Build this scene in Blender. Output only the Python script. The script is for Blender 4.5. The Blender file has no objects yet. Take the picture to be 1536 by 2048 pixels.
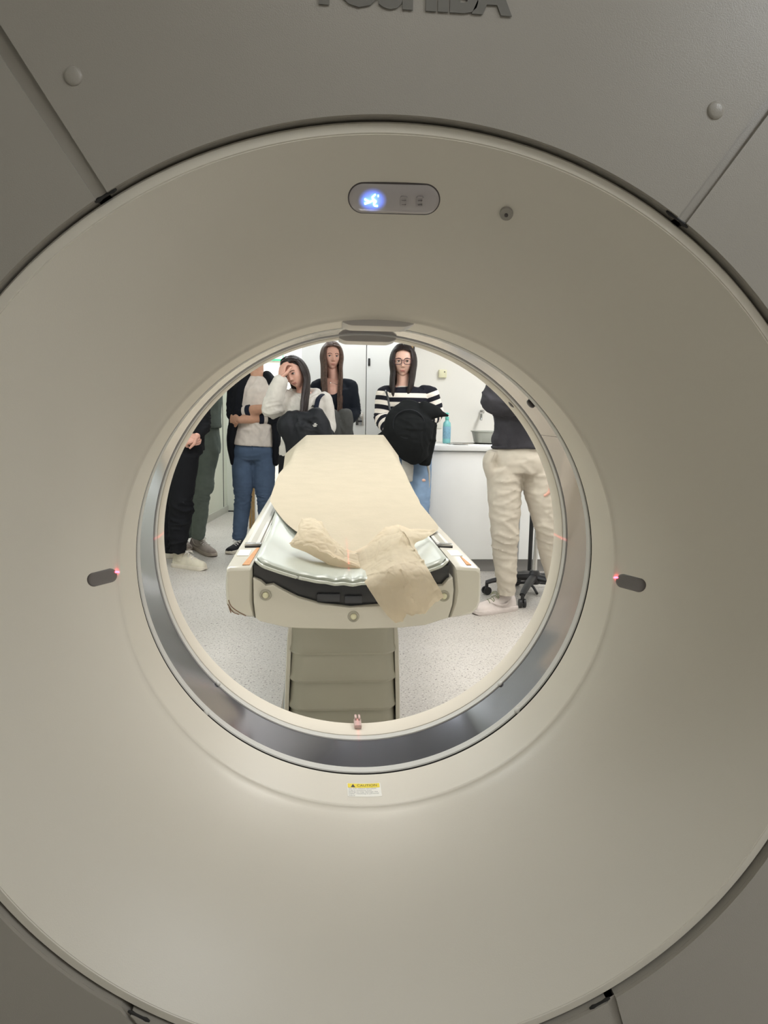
import bpy, bmesh, math, random
import numpy as np
from mathutils import Vector, Matrix, noise
random.seed(7)
PI = math.pi
SC = bpy.context.scene
COL = SC.collection
R = math.radians
# ---------------------------------------------------------------- camera
F, W, H = 1480.0, 1536.0, 2048.0
CAM = Vector((-.072, 0, 1.2))
vx, vy, roll = 648 - W/2, H/2 - 815, R(1.0)
cy = Vector((vx, vy, -F)).normalized()
cz = Vector((math.sin(roll), math.cos(roll), (vx*math.sin(roll)+vy*math.cos(roll))/F)).normalized()
cx = cy.cross(cz)
MC = Matrix((cx, cy, cz))            # rows: world axes in camera coordinates
cam = bpy.data.objects.new('camera', bpy.data.cameras.new('camera'))
COL.objects.link(cam)
cam.matrix_world = Matrix.Translation(CAM) @ MC.to_4x4()
cam.data.sensor_fit = 'VERTICAL'; cam.data.sensor_height = 36; cam.data.lens = F/H*36
cam.data.clip_start = .02
SC.camera = cam

def P(px, py, Y):                    # the point at distance Y from the camera plane seen at a pixel
    d = MC @ Vector((px-W/2, H/2-py, -F)); return CAM + d*((Y-CAM.y)/d.y)
def PZ(px, py, Z):
    d = MC @ Vector((px-W/2, H/2-py, -F)); return CAM + d*((Z-CAM.z)/d.z)

# ---------------------------------------------------------------- world, lights, exposure
w = bpy.data.worlds.new('world'); SC.world = w; w.use_nodes = True
w.node_tree.nodes['Background'].inputs[0].default_value = (.9, .95, 1, 1)
w.node_tree.nodes['Background'].inputs[1].default_value = .02
SC.view_settings.view_transform = 'Standard'; SC.view_settings.look = 'None'
SC.view_settings.gamma = 1; SC.view_settings.exposure = 0.0
SC.view_settings.use_curve_mapping = False
def area(name, loc, sx, sy, power, color, rot=(0, 0, 0)):
    l = bpy.data.lights.new(name, 'AREA'); l.shape = 'RECTANGLE'; l.size = sx; l.size_y = sy
    l.energy = power; l.color = color
    o = bpy.data.objects.new(name, l); COL.objects.link(o); o.location = loc; o.rotation_euler = rot
    return o
CEIL = 2.72
WARM = (1, .965, .91); COOL = (.93, .97, 1)
PANELS = [(.0, 2.40, 15, WARM, .56, 1.0), (-1.45, 3.4, 18, COOL, .56, 1.16), (1.5, 3.3, 22, WARM, .56, 1.16), (1.6, 4.4, 17, COOL, .56, 1.0),  # unseen panels, placed and tuned for the light they cast
          (.25, 6.62, 9.5, COOL, 1.16, .50), (-.95, 7.2, 12, COOL, .56, 1.16), (.1, -.8, 4, WARM, .56, 1.16), (1.6, -.5, 17, COOL, .56, 1.16)]  # first two here: added to brighten the sliding doors and left wall
for i, (x, y, p, c, lx, ly) in enumerate(PANELS):
    area('ceiling_lamp', (x, y, CEIL-.05), lx, ly, p, c)
area('next_room_lamp', (-.45, 10.2, CEIL-.1), 1.2, 1.2, 85, (.95, 1, .98))

# ---------------------------------------------------------------- materials
def mat(name, col, rough=.5, metal=0, spec=.5, bump=0, bscale=200, var=0, vscale=6, coat=0, trans=0, emit=None, es=0,
        attr=None, ior=None, alpha=1, sheen=0, vdetail=3):
    m = bpy.data.materials.new(name); m.use_nodes = True
    nt = m.node_tree; b = nt.nodes['Principled BSDF']
    c = (col[0], col[1], col[2], 1)
    b.inputs['Base Color'].default_value = c
    b.inputs['Roughness'].default_value = rough
    b.inputs['Metallic'].default_value = metal
    b.inputs['Specular IOR Level'].default_value = spec
    b.inputs['Coat Weight'].default_value = coat
    b.inputs['Coat Roughness'].default_value = .08
    b.inputs['Transmission Weight'].default_value = trans
    if sheen: b.inputs['Sheen Weight'].default_value = sheen; b.inputs['Sheen Roughness'].default_value = .5
    if ior: b.inputs['IOR'].default_value = ior
    if alpha < 1: b.inputs['Alpha'].default_value = alpha
    if emit:
        b.inputs['Emission Color'].default_value = (*emit, 1); b.inputs['Emission Strength'].default_value = es
    tc = nt.nodes.new('ShaderNodeTexCoord')
    src = None
    if attr:
        a = nt.nodes.new('ShaderNodeVertexColor'); a.layer_name = attr; src = a.outputs['Color']
    if var:
        n = nt.nodes.new('ShaderNodeTexNoise'); n.inputs['Scale'].default_value = vscale; n.inputs['Detail'].default_value = vdetail
        nt.links.new(tc.outputs['Object'], n.inputs['Vector'])
        mx = nt.nodes.new('ShaderNodeMix'); mx.data_type = 'RGBA'; mx.blend_type = 'MULTIPLY'
        mr = nt.nodes.new('ShaderNodeMapRange'); mr.inputs[1].default_value = .3; mr.inputs[2].default_value = .7
        mr.inputs[3].default_value = 1-var; mr.inputs[4].default_value = 1
        nt.links.new(n.outputs['Fac'], mr.inputs[0])
        mx.inputs[0].default_value = 1
        if src: nt.links.new(src, mx.inputs[6])
        else: mx.inputs[6].default_value = c
        nt.links.new(mr.outputs[0], mx.inputs[7]); src = mx.outputs[2]
    if src: nt.links.new(src, b.inputs['Base Color'])
    if bump:
        n2 = nt.nodes.new('ShaderNodeTexNoise'); n2.inputs['Scale'].default_value = bscale; n2.inputs['Detail'].default_value = 4
        nt.links.new(tc.outputs['Object'], n2.inputs['Vector'])
        bp = nt.nodes.new('ShaderNodeBump'); bp.inputs['Strength'].default_value = bump; bp.inputs['Distance'].default_value = .002
        nt.links.new(n2.outputs['Fac'], bp.inputs['Height']); nt.links.new(bp.outputs[0], b.inputs['Normal'])
    return m
def s2l(r, g, b):                     # sRGB 0..255 to linear
    f = lambda v: (v/255/12.92 if v/255 <= .04045 else ((v/255+.055)/1.055)**2.4)
    return (f(r), f(g), f(b))
M = {}
M['shell'] = mat('scanner_shell_plastic', s2l(158, 153, 144), .36, bump=.12, bscale=900, var=.03, vscale=3)  # base colour darkened to carry the shade on the slanted covers
M['rearshell'] = mat('rear_shell_plastic', s2l(228, 223, 212), .42, bump=.12, bscale=900, var=.03, vscale=3)
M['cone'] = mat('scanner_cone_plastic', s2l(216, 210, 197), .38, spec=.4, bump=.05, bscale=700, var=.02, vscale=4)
M['shellgap'] = mat('recessed_shell', s2l(160, 152, 140), .55, var=.05)
M['dark'] = mat('black_gap', (.012, .011, .010), .6, var=.2)
M['ring'] = mat('ring_plastic', s2l(226, 219, 206), .45, spec=.25, var=.03, vscale=8)
M['ringgrey'] = mat('ring_edge_plastic', s2l(205, 204, 200), .45, spec=.25, var=.03)
M['lens'] = mat('dark_lens', s2l(70, 62, 62), .3, var=.1, coat=.4)
M['pod'] = mat('grey_pod_plastic', s2l(196, 190, 184), .35, var=.05)
M['print'] = mat('grey_print', s2l(112, 110, 104), .5, var=.05)
M['black'] = mat('black_plastic', (.02, .02, .022), .4, var=.2)
M['chrome'] = mat('brushed_metal', s2l(200, 200, 198), .22, metal=1, var=.08)
M['tabw'] = mat('table_cover_plastic', s2l(208, 205, 194), .22, bump=.04, bscale=300, var=.05, vscale=5)
M['tray'] = mat('table_black_tray', s2l(44, 46, 50), .18, var=.2, vscale=4)
M['bellow'] = mat('bellows_plastic', s2l(166, 164, 150), .33, var=.05)
M['skirt'] = mat('blue_grey_skirt', s2l(186, 194, 200), .4, var=.05)
M['button'] = mat('pale_button', s2l(222, 220, 190), .3, var=.04)
M['btnring'] = mat('grey_bezel', s2l(165, 162, 150), .3, var=.04)
M['strap'] = mat('orange_strap', s2l(205, 150, 100), .6, var=.2, vscale=60)
M['scuff'] = mat('brown_scuff', s2l(128, 96, 76), .7, var=.2)
M['white'] = mat('white_laminate', s2l(238, 238, 236), .35, var=.03)
M['label'] = mat('label_white', s2l(240, 238, 230), .4, var=.02)
M['yellow'] = mat('label_yellow', s2l(238, 214, 20), .45, var=.04)
M['ink'] = mat('label_ink', (.02, .02, .02), .5, var=.1)
M['inkgrey'] = mat('label_ink_grey', (.2, .2, .2), .5, var=.1)
M['wallw'] = mat('wall_paint_warm', s2l(232, 229, 222), .6, bump=.1, bscale=120, var=.03, vscale=2)
M['wallg'] = mat('wall_panel_green', s2l(224, 228, 216), .5, bump=.06, bscale=90, var=.04, vscale=2)
M['wallp'] = mat('wall_dim_side', s2l(228, 225, 218), .7, var=.03)
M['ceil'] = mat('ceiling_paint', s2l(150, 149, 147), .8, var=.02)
M['wood'] = mat('door_wood', s2l(196, 160, 105), .45, var=.25, vscale=30)
M['base'] = mat('baseboard_grey', s2l(200, 200, 192), .5, var=.05)
M['plinth'] = mat('plinth_grey', s2l(150, 148, 146), .5, var=.06)
M['kraft'] = mat('kraft_paper', s2l(180, 170, 150), .75, bump=.25, bscale=90, var=.06, vscale=14, spec=.25)
M['kraftd'] = mat('kraft_paper_lightened', s2l(228, 216, 195), .75, bump=.4, bscale=60, var=.1, vscale=25, spec=.2)  # the sheet's paper, lightened to offset shade on its crumpled end
def translucent(m, col, f):
    nt = m.node_tree; b = nt.nodes['Principled BSDF']; o = nt.nodes['Material Output']
    t = nt.nodes.new('ShaderNodeBsdfTranslucent'); t.inputs['Color'].default_value = (*col, 1); x = nt.nodes.new('ShaderNodeMixShader'); x.inputs[0].default_value = f
    nt.links.new(b.outputs[0], x.inputs[1]); nt.links.new(t.outputs[0], x.inputs[2]); nt.links.new(x.outputs[0], o.inputs['Surface'])
translucent(M['kraftd'], s2l(248, 236, 216), .42)
M['vinyl'] = mat('mattress_vinyl', s2l(180, 186, 178), .3, var=.05, vscale=8, coat=.12)
M['pipe'] = mat('mattress_piping', s2l(205, 210, 202), .25, var=.05, coat=.2)
M['trimw'] = mat('white_trim', s2l(225, 222, 212), .4, var=.04)
M['steel'] = mat('sink_steel', s2l(180, 180, 178), .25, metal=.9, var=.1)
M['basin'] = mat('basin_grey', s2l(180, 182, 172), .45, var=.06)
M['blue'] = mat('bottle_aqua', s2l(150, 225, 228), .25, var=.05, trans=.25)
M['bluecap'] = mat('bottle_cap_green', s2l(120, 215, 200), .4, var=.05)
M['bluelab'] = mat('bottle_label', s2l(140, 190, 215), .5, var=.25, vscale=80)
M['switch'] = mat('switch_cream', s2l(226, 222, 188), .4, var=.03)
M['green'] = mat('sign_green', s2l(60, 165, 125), .5, var=.05)
M['skin'] = mat('skin', s2l(214, 162, 138), .5, spec=.35, var=.08, vscale=40, attr='Col')
M['hairdk'] = mat('hair_dark_brown', s2l(44, 33, 31), .48, var=.5, vscale=70, spec=.35)
M['hairbr'] = mat('hair_brown', s2l(92, 68, 56), .5, var=.5, vscale=60, spec=.35)
M['brow'] = mat('eyebrow', s2l(62, 42, 36), .8, var=.3)
M['eyew'] = mat('eye_white', s2l(225, 218, 214), .2, var=.03)
M['iris'] = mat('eye_iris', s2l(40, 26, 20), .15, var=.2)
M['lash'] = mat('eyelash', s2l(40, 28, 26), .7, var=.2)
M['lip'] = mat('lip', s2l(192, 128, 118), .4, var=.08)
def cloth(n, c, r=.85, b=.5, s=500, v=.15, vs=20, **k): M[n] = mat('fabric_'+n, s2l(*c), r, bump=b, bscale=s, var=v, vscale=vs, spec=.2, **k)
cloth('blackcloth', (26, 27, 31)); cloth('tracksuit', (116, 126, 118)); cloth('denim', (88, 106, 132), vs=9, v=.25)
cloth('tee', (226, 216, 206)); cloth('jacket', (24, 26, 32)); cloth('hoodie', (222, 217, 209)); cloth('navy', (26, 31, 40))
cloth('puffer', (34, 36, 40), r=.55); cloth('greycoat', (92, 92, 90)); cloth('chino', (206, 198, 184), v=.08); cloth('sweatgrey', (66, 65, 70))
cloth('paledenim', (140, 165, 195), vs=9, v=.3); cloth('stripe', (235, 228, 216), attr='Col'); cloth('blackfelt', (28, 30, 31), r=.95)
cloth('palegrey', (190, 188, 182)); cloth('canvas', (226, 219, 200)); cloth('shoegrey', (172, 160, 152)); cloth('shoeblack', (40, 40, 44))
cloth('shoewhite', (228, 218, 214), b=.1, r=.5); cloth('lacegreen', (170, 172, 150)); cloth('lacewhite', (235, 230, 222)); cloth('sole', (224, 216, 200), b=.1, r=.6)
cloth('solebeige', (188, 176, 164), b=.1, r=.6); cloth('strapnavy', (30, 34, 48))

def floor_mat():
    m = bpy.data.materials.new('speckled_vinyl'); m.use_nodes = True; nt = m.node_tree; b = nt.nodes['Principled BSDF']
    tc = nt.nodes.new('ShaderNodeTexCoord')
    def vor(scale, lo, hi):
        v = nt.nodes.new('ShaderNodeTexNoise'); v.inputs['Scale'].default_value = scale; v.inputs['Detail'].default_value = 1.5
        nt.links.new(tc.outputs['Object'], v.inputs['Vector'])
        r = nt.nodes.new('ShaderNodeMapRange'); r.inputs[1].default_value = lo; r.inputs[2].default_value = hi
        nt.links.new(v.outputs['Fac'], r.inputs[0]); return r.outputs[0]
    def mix(f, a, c):
        x = nt.nodes.new('ShaderNodeMix'); x.data_type = 'RGBA'; nt.links.new(f, x.inputs[0])
        if isinstance(a, tuple): x.inputs[6].default_value = (*a, 1)
        else: nt.links.new(a, x.inputs[6])
        x.inputs[7].default_value = (*c, 1); return x.outputs[2]
    a = mix(vor(3, .3, .7), s2l(204, 199, 193), s2l(196, 191, 184))
    a = mix(vor(95, .60, .66), a, s2l(140, 132, 128))
    a = mix(vor(140, .63, .68), a, s2l(235, 230, 225))
    a = mix(vor(60, .70, .73), a, s2l(95, 84, 82))
    nt.links.new(a, b.inputs['Base Color']); b.inputs['Roughness'].default_value = .38
    return m
M['floor'] = floor_mat()

# ---------------------------------------------------------------- mesh helpers
def smooth(me, ang=40):
    me.polygons.foreach_set('use_smooth', [True]*len(me.polygons))
    try: me.set_sharp_from_angle(angle=R(ang))
    except Exception: pass
def link(name, me, m, parent=None, ang=40, shade=True):
    if m is not None and len(me.materials) == 0: me.materials.append(m)
    if shade: smooth(me, ang)
    o = bpy.data.objects.new(name, me); COL.objects.link(o)
    if parent:
        o.parent = parent
        if parent.parent is None: o.matrix_parent_inverse = parent.matrix_basis.inverted()   # every part is built in world coordinates
    return o
def fin(name, bm, m, parent=None, ang=40, shade=True, normals=True):
    if normals: bmesh.ops.recalc_face_normals(bm, faces=bm.faces)
    me = bpy.data.meshes.new(name); bm.to_mesh(me); bm.free()
    return link(name, me, m, parent, ang, shade)
def pyd(name, vs, fs, m, parent=None, ang=40, fix=True):
    bm = bmesh.new(); V = [bm.verts.new(v) for v in vs]
    for f in fs:
        try: bm.faces.new([V[i] for i in f])
        except ValueError: pass
    return fin(name, bm, m, parent, ang, normals=fix)
def tagt(o, label, cat, group=None, kind=None):
    if label: o['label'] = label
    if cat: o['category'] = cat
    if group: o['group'] = group
    if kind: o['kind'] = kind
    return o
def thing(name, loc, label, cat, group=None):
    o = bpy.data.objects.new(name, None); COL.objects.link(o); o.location = loc; o.empty_display_size = .1
    return tagt(o, label, cat, group)
def struct(o): o['kind'] = 'structure'; return o
def box(bm, x0, x1, y0, y1, z0, z1, bev=0, seg=2):
    g = bmesh.ops.create_cube(bm, size=1)['verts']
    for v in g: v.co = Vector(((x0+x1)/2+v.co.x*(x1-x0), (y0+y1)/2+v.co.y*(y1-y0), (z0+z1)/2+v.co.z*(z1-z0)))
    if bev:
        es = list({e for v in g for e in v.link_edges})
        bmesh.ops.bevel(bm, geom=es, offset=bev, segments=seg, affect='EDGES', profile=.5)
def boxo(name, x0, x1, y0, y1, z0, z1, m, parent=None, bev=0, seg=2):
    bm = bmesh.new(); box(bm, x0, x1, y0, y1, z0, z1, bev, seg); return fin(name, bm, m, parent)
def ring_tube(bm, pts, rad, side=None, n=10, cap=True):
    """loft: pts list of Vector, rad list of (rx, ry) or float; rx runs along the side direction"""
    pts = [Vector(p) for p in pts]; rings = []
    for i, p in enumerate(pts):
        t = (pts[min(i+1, len(pts)-1)]-pts[max(i-1, 0)])
        if t.length < 1e-9: t = Vector((0, 0, 1))
        t.normalize()
        s = Vector(side) if side is not None else Vector((1, 0, 0))
        if abs(s.normalized().dot(t)) > .97: s = Vector((0, 1, 0)) if side is None else Vector((0, 0, 1))
        u = (s-t*s.dot(t)).normalized(); v = t.cross(u)
        r = rad[i] if isinstance(rad, (list, tuple)) and not isinstance(rad[0], (int, float)) or isinstance(rad, list) else rad
        if isinstance(r, (int, float)): r = (r, r)
        rings.append([bm.verts.new(p+u*math.cos(a)*r[0]+v*math.sin(a)*r[1]) for a in [2*PI*k/n for k in range(n)]])
    for a, b in zip(rings, rings[1:]):
        for k in range(n): bm.faces.new((a[k], a[(k+1) % n], b[(k+1) % n], b[k]))
    if cap: bm.faces.new(rings[0][::-1]); bm.faces.new(rings[-1])
    return rings
def tubeo(name, pts, rad, m, parent=None, side=None, n=10):
    bm = bmesh.new(); ring_tube(bm, pts, rad, side, n); return fin(name, bm, m, parent)
def catmull(pts, n):
    pts = [Vector(p) for p in pts]; q = [pts[0]*2-pts[1]]+pts+[pts[-1]*2-pts[-2]]; out = []
    for i in range(1, len(q)-2):
        for k in range(n):
            t = k/n; a, b, c, d = q[i-1], q[i], q[i+1], q[i+2]
            out.append(.5*((2*b)+(c-a)*t+(2*a-5*b+4*c-d)*t*t+(3*b-a-3*c+d)*t**3))
    out.append(pts[-1]); return out
def lerpl(v, n):                      # resample a list of numbers / tuples to n values
    out = []
    for k in range(n):
        f = k/(n-1)*(len(v)-1); i = min(int(f), len(v)-2); t = f-i
        a, b = v[i], v[i+1]
        out.append(tuple(x*(1-t)+y*t for x, y in zip(a, b)) if isinstance(a, tuple) else a*(1-t)+b*t)
    return out
def text_mesh(s, size, extrude=0, off=0):
    cu = bpy.data.curves.new('t', 'FONT'); cu.body = s; cu.size = size; cu.extrude = extrude; cu.offset = off
    cu.align_x = 'CENTER'; cu.align_y = 'CENTER'; cu.resolution_u = 3
    o = bpy.data.objects.new('t', cu); COL.objects.link(o); dg = bpy.context.evaluated_depsgraph_get(); dg.update()
    me = bpy.data.meshes.new_from_object(o.evaluated_get(dg)); bpy.data.objects.remove(o); bpy.data.curves.remove(cu)
    return me

# ---------------------------------------------------------------- the room
def quad_slab(name, a, b, z0, z1, th, m, side=1):      # vertical slab from a to b (xy), thickness away from the room
    a = Vector((*a, 0)); b = Vector((*b, 0)); n = Vector((-(b-a).y, (b-a).x, 0)).normalized()*th*side
    vs = [a, b, b+n, a+n]; V = [Vector((p.x, p.y, z)) for z in (z0, z1) for p in vs]
    return pyd(name, V, [(0, 1, 2, 3), (4, 5, 6, 7), (0, 1, 5, 4), (1, 2, 6, 5), (2, 3, 7, 6), (3, 0, 4, 7)], m)
XR = 3.0; YB = -2.4
struct(boxo('floor', -3.2, XR+.2, YB-.2, 11.7, -.1, 0, M['floor']))
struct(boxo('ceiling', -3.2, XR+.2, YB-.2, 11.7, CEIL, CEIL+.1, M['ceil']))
LWX = lambda y: -1.168 - .1195*(8.52-y)
struct(quad_slab('wall_left', (LWX(8.52), 8.52), (LWX(YB), YB), 0, CEIL, .1, M['wallg'], -1))
struct(quad_slab('wall_behind_camera', (-3.1, YB), (XR, YB), 0, CEIL, .1, M['wallp'], -1))
struct(boxo('wall_right', XR, XR+.1, YB, 6.0, 0, CEIL, M['wallp']))
# skirting along the left wall, and the joints between its panels
struct(quad_slab('baseboard_left', (LWX(8.52)+.012, 8.50), (LWX(1)+.012, 1), 0, .075, .018, M['base'], -1))
for i, yy in enumerate((8.36, 7.1, 5.85, 4.6)):
    struct(quad_slab('trim_%d' % (i+1), (LWX(yy)+.003, yy), (LWX(yy-.016)+.003, yy-.016), .075 if i else .0, CEIL, .004, M['dark' if i == 0 else 'shellgap'], -1))
# far wall left of the doorway, the doorway, the bright room behind
struct(boxo('wall_back_left', -1.3, -.80, 8.52, 8.62, 0, CEIL, M['wallg']))
struct(boxo('baseboard_back', -1.18, -.80, 8.505, 8.52, 0, .012, M['dark']))
struct(boxo('wall_back_header', -.80, -.27, 8.52, 8.62, 2.35, CEIL, M['wallw']))
struct(boxo('wall_back_right', -.27, XR+.1, 8.52, 8.62, 0, CEIL, M['wallw']))
struct(boxo('wall_next_room', -3, 2.5, 11.5, 11.6, 0, CEIL, M['wallw']))
struct(boxo('wall_next_room_left', -1.7, -1.6, 8.62, 11.5, 0, CEIL, M['wallw']))
struct(boxo('wall_next_room_right', .9, 1.0, 8.62, 11.5, 0, CEIL, M['wallw']))
# wooden door leaf standing open, edge to the camera
d1 = struct(boxo('door_1', -.795, -.740, 7.24, 7.72, .012, 2.1, M['wood'], bev=.003))
boxo('edge_strip', -.7401, -.7301, 7.236, 7.72, .012, 2.1, M['white'], d1)
boxo('seal', -.773, -.768, 7.232, 7.24, .012, 2.1, M['shellgap'], d1)
tubeo('door_handle', [Vector((-.80, 7.36, 1.04)), Vector((-.84, 7.36, 1.04)), Vector((-.845, 7.47, 1.04))], .009, M['chrome'], d1)
# tall sliding doors behind the group
d2 = struct(boxo('door_2', .322, .755, 7.0, 7.045, .01, 2.42, M['white'], bev=.003))
boxo('finger_pull', .334, .354, 6.994, 7.002, 1.59, 1.66, M['black'], d2, bev=.003)
d3 = struct(boxo('door_3', -.281, .316, 7.0, 7.045, .01, 2.42, M['white'], bev=.003))
bm = bmesh.new(); box(bm, .225, .300, 6.992, 7.001, 1.04, 1.16, .003)
lk = fin('lock_plate', bm, M['chrome'], d3)
boxo('lock_knob', .255, .275, 6.975, 6.993, 1.11, 1.13, M['steel'], lk, bev=.004)
boxo('lock_slot', .245, .285, 6.990, 6.9925, 1.07, 1.085, M['black'], lk)
struct(boxo('wall_closet_side', -.281, -.255, 7.045, 8.52, 0, CEIL, M['white']))
struct(boxo('wall_closet_header', -.281, .755, 7.0, 7.05, 2.43, CEIL, M['wallw']))
# wall behind the counter with its wooden end trim
struct(boxo('wall_right_back', .635, XR+.1, 5.9, 6.0, 0, CEIL, M['wallw']))
struct(boxo('trim_6', .600, .622, 5.885, 6.01, 0, CEIL, M['wood']))
struct(boxo('trim_7', .622, .635, 5.892, 6.005, 0, CEIL, M['black']))
struct(boxo('wall_closet_end', .755, .80, 6.0, 7.05, 0, CEIL, M['wallw']))
# green framed sign seen through the doorway
sg = thing('framed_notice', (-.75, 11.5, 1.9), 'green edged white notice on the bright wall of the room behind', 'sign')
def green_sign(Y=11.46):
    c = P(567, 722, Y); L, T = c.x-.42, c.z+.30
    boxo('notice_sheet', L, c.x, Y, Y+.02, c.z, T, M['label'], sg)
    for nm, b in (('frame_strip', (L, c.x, c.z, c.z+.028)), ('frame_strip', (L, c.x, T-.02, T)), ('frame_strip', (c.x-.012, c.x, c.z, T)), ('frame_strip', (L, L+.012, c.z, T))):
        boxo(nm, b[0], b[1], Y-.012, Y+.004, b[2], b[3], M['green'], sg)
green_sign()

# ceiling light panels
for i, (x, y, p, c, lx, ly) in enumerate(PANELS):
    hx, hy = lx/2, ly/2
    wh = ['directly above the patient table just behind the scanner', 'near the left wall panels', 'to the right of the patient table', 'above the swivel stool',
          'added out of view to brighten the sliding doors', 'added out of view to brighten the wall by the open wooden door', 'straight above the camera', 'on the right behind the camera'][i]
    t = thing('ceiling_light', (x, y, CEIL), 'white flat ceiling light panel '+wh, 'light', 'ceiling light panels')
    bm = bmesh.new()
    for b in ((x-hx-.025, x-hx, y-hy-.025, y+hy+.025), (x+hx, x+hx+.025, y-hy-.025, y+hy+.025), (x-hx, x+hx, y-hy-.025, y-hy), (x-hx, x+hx, y+hy, y+hy+.025)):
        box(bm, b[0], b[1], b[2], b[3], CEIL-.03, CEIL)
    fin('frame', bm, M['trimw'], t)
    es = p/(math.pi*lx*ly)/1.2
    boxo('diffuser', x-hx, x+hx, y-hy, y+hy, CEIL-.02, CEIL-.005, mat('lit_panel', (.9, .9, .9), .5, emit=c, es=es, var=.01), t)

# ---------------------------------------------------------------- CT scanner
ISO = Vector((0, 1.2, .966))
NS = 192
def lathe(bm, prof, a0=0, a1=2*PI, n=NS, closed=True):
    rows = []
    full = abs(a1-a0-2*PI) < 1e-6
    cnt = n if full else n+1
    for k in range(cnt):
        a = a0+(a1-a0)*k/n
        rows.append([bm.verts.new((r*math.cos(a), y, ISO.z+r*math.sin(a))) for r, y in prof])
    rr = range(cnt) if full else range(cnt-1)
    for k in rr:
        A, B = rows[k], rows[(k+1) % cnt]
        for j in range(len(prof)-1): bm.faces.new((A[j], A[j+1], B[j+1], B[j]))
    return rows
def latheo(name, prof, m, parent, a0=0, a1=2*PI, n=NS, ang=25):
    bm = bmesh.new(); lathe(bm, prof, a0, a1, n); return fin(name, bm, m, parent, ang)
ct = thing('ct_scanner', (0, 1.2, 0), 'beige CT scanner seen from behind, filling the frame around its round bore', 'scanner')
# profile of the deep front cone: (radius, y)
RO, YO, RL, YL = .495, .752, .354, 1.034
def cone_pt(s):                       # s 0 outer .. 1 lip
    b = math.sin(PI*s)*.020
    r = RO+(RL-RO)*s; y = YO+(YL-YO)*s
    n = Vector((-(YL-YO), (RL-RO)))   # towards axis and camera
    n.normalize()
    r2, y2 = r-(-n[0])*b*-1, y
    return (r + n[0]*b, y + n[1]*b)
prof = [(.5075, .772), (.5075, .755), (.505, .752), (.4965, .7515), (.4957, .7525), (.4949, .7522)]+[cone_pt(i/20) for i in range(1, 20)]
prof += [(RL+.0030, YL-.0060), (RL+.0016, YL-.0035), (RL+.0006, YL-.0012), (RL, YL+.002)]
latheo('front_cone', prof, M['cone'], ct, n=240)
latheo('bore_collar', [(RL, YL+.002), (.3545, 1.10), (.3545, 1.1275), (.3615, 1.1278)], M['cone'], ct)
latheo('collar_gap', [(.3625, 1.10), (.3625, 1.1340), (.3556, 1.1340), (.3556, 1.1346)], M['dark'], ct)
latheo('front_ring', [(.364, 1.1345), (.3565, 1.1345), (.3545, 1.137), (.3545, 1.153), (.357, 1.1545)], M['ringgrey'], ct)
M['window'] = mat('scan_window_film', s2l(152, 152, 162), .09, metal=.88, var=.16, vscale=7, vdetail=6)
latheo('scan_window', [(.3562, 1.1535), (.3562, 1.256)], M['window'], ct)
latheo('window_edge', [(.357, 1.255), (.3545, 1.2565), (.3545, 1.272)], M['ringgrey'], ct)
latheo('rear_ring', [(.3545, 1.272), (.3535, 1.2725), (.3525, 1.276), (.3535, 1.322), (.3560, 1.329), (.362, 1.333)], M['ring'], ct)
latheo('rear_cone', [(.362, 1.333), (.40, 1.38), (.50, 1.54), (.56, 1.60), (.60, 1.62)], M['rearshell'], ct)
latheo('shell_liner', [(.505, .772), (.53, .9), (.56, 1.5)], M['dark'], ct, n=64)
# joint across the scan window on the right
aj = math.atan2(P(1100, 872, 1.2).z-ISO.z, P(1100, 872, 1.2).x)
bm = bmesh.new(); lathe(bm, [(.3557, 1.158), (.3555, 1.252)], aj, aj+.0014, n=2); fin('film_joint', bm, M['lens'], ct)
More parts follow.
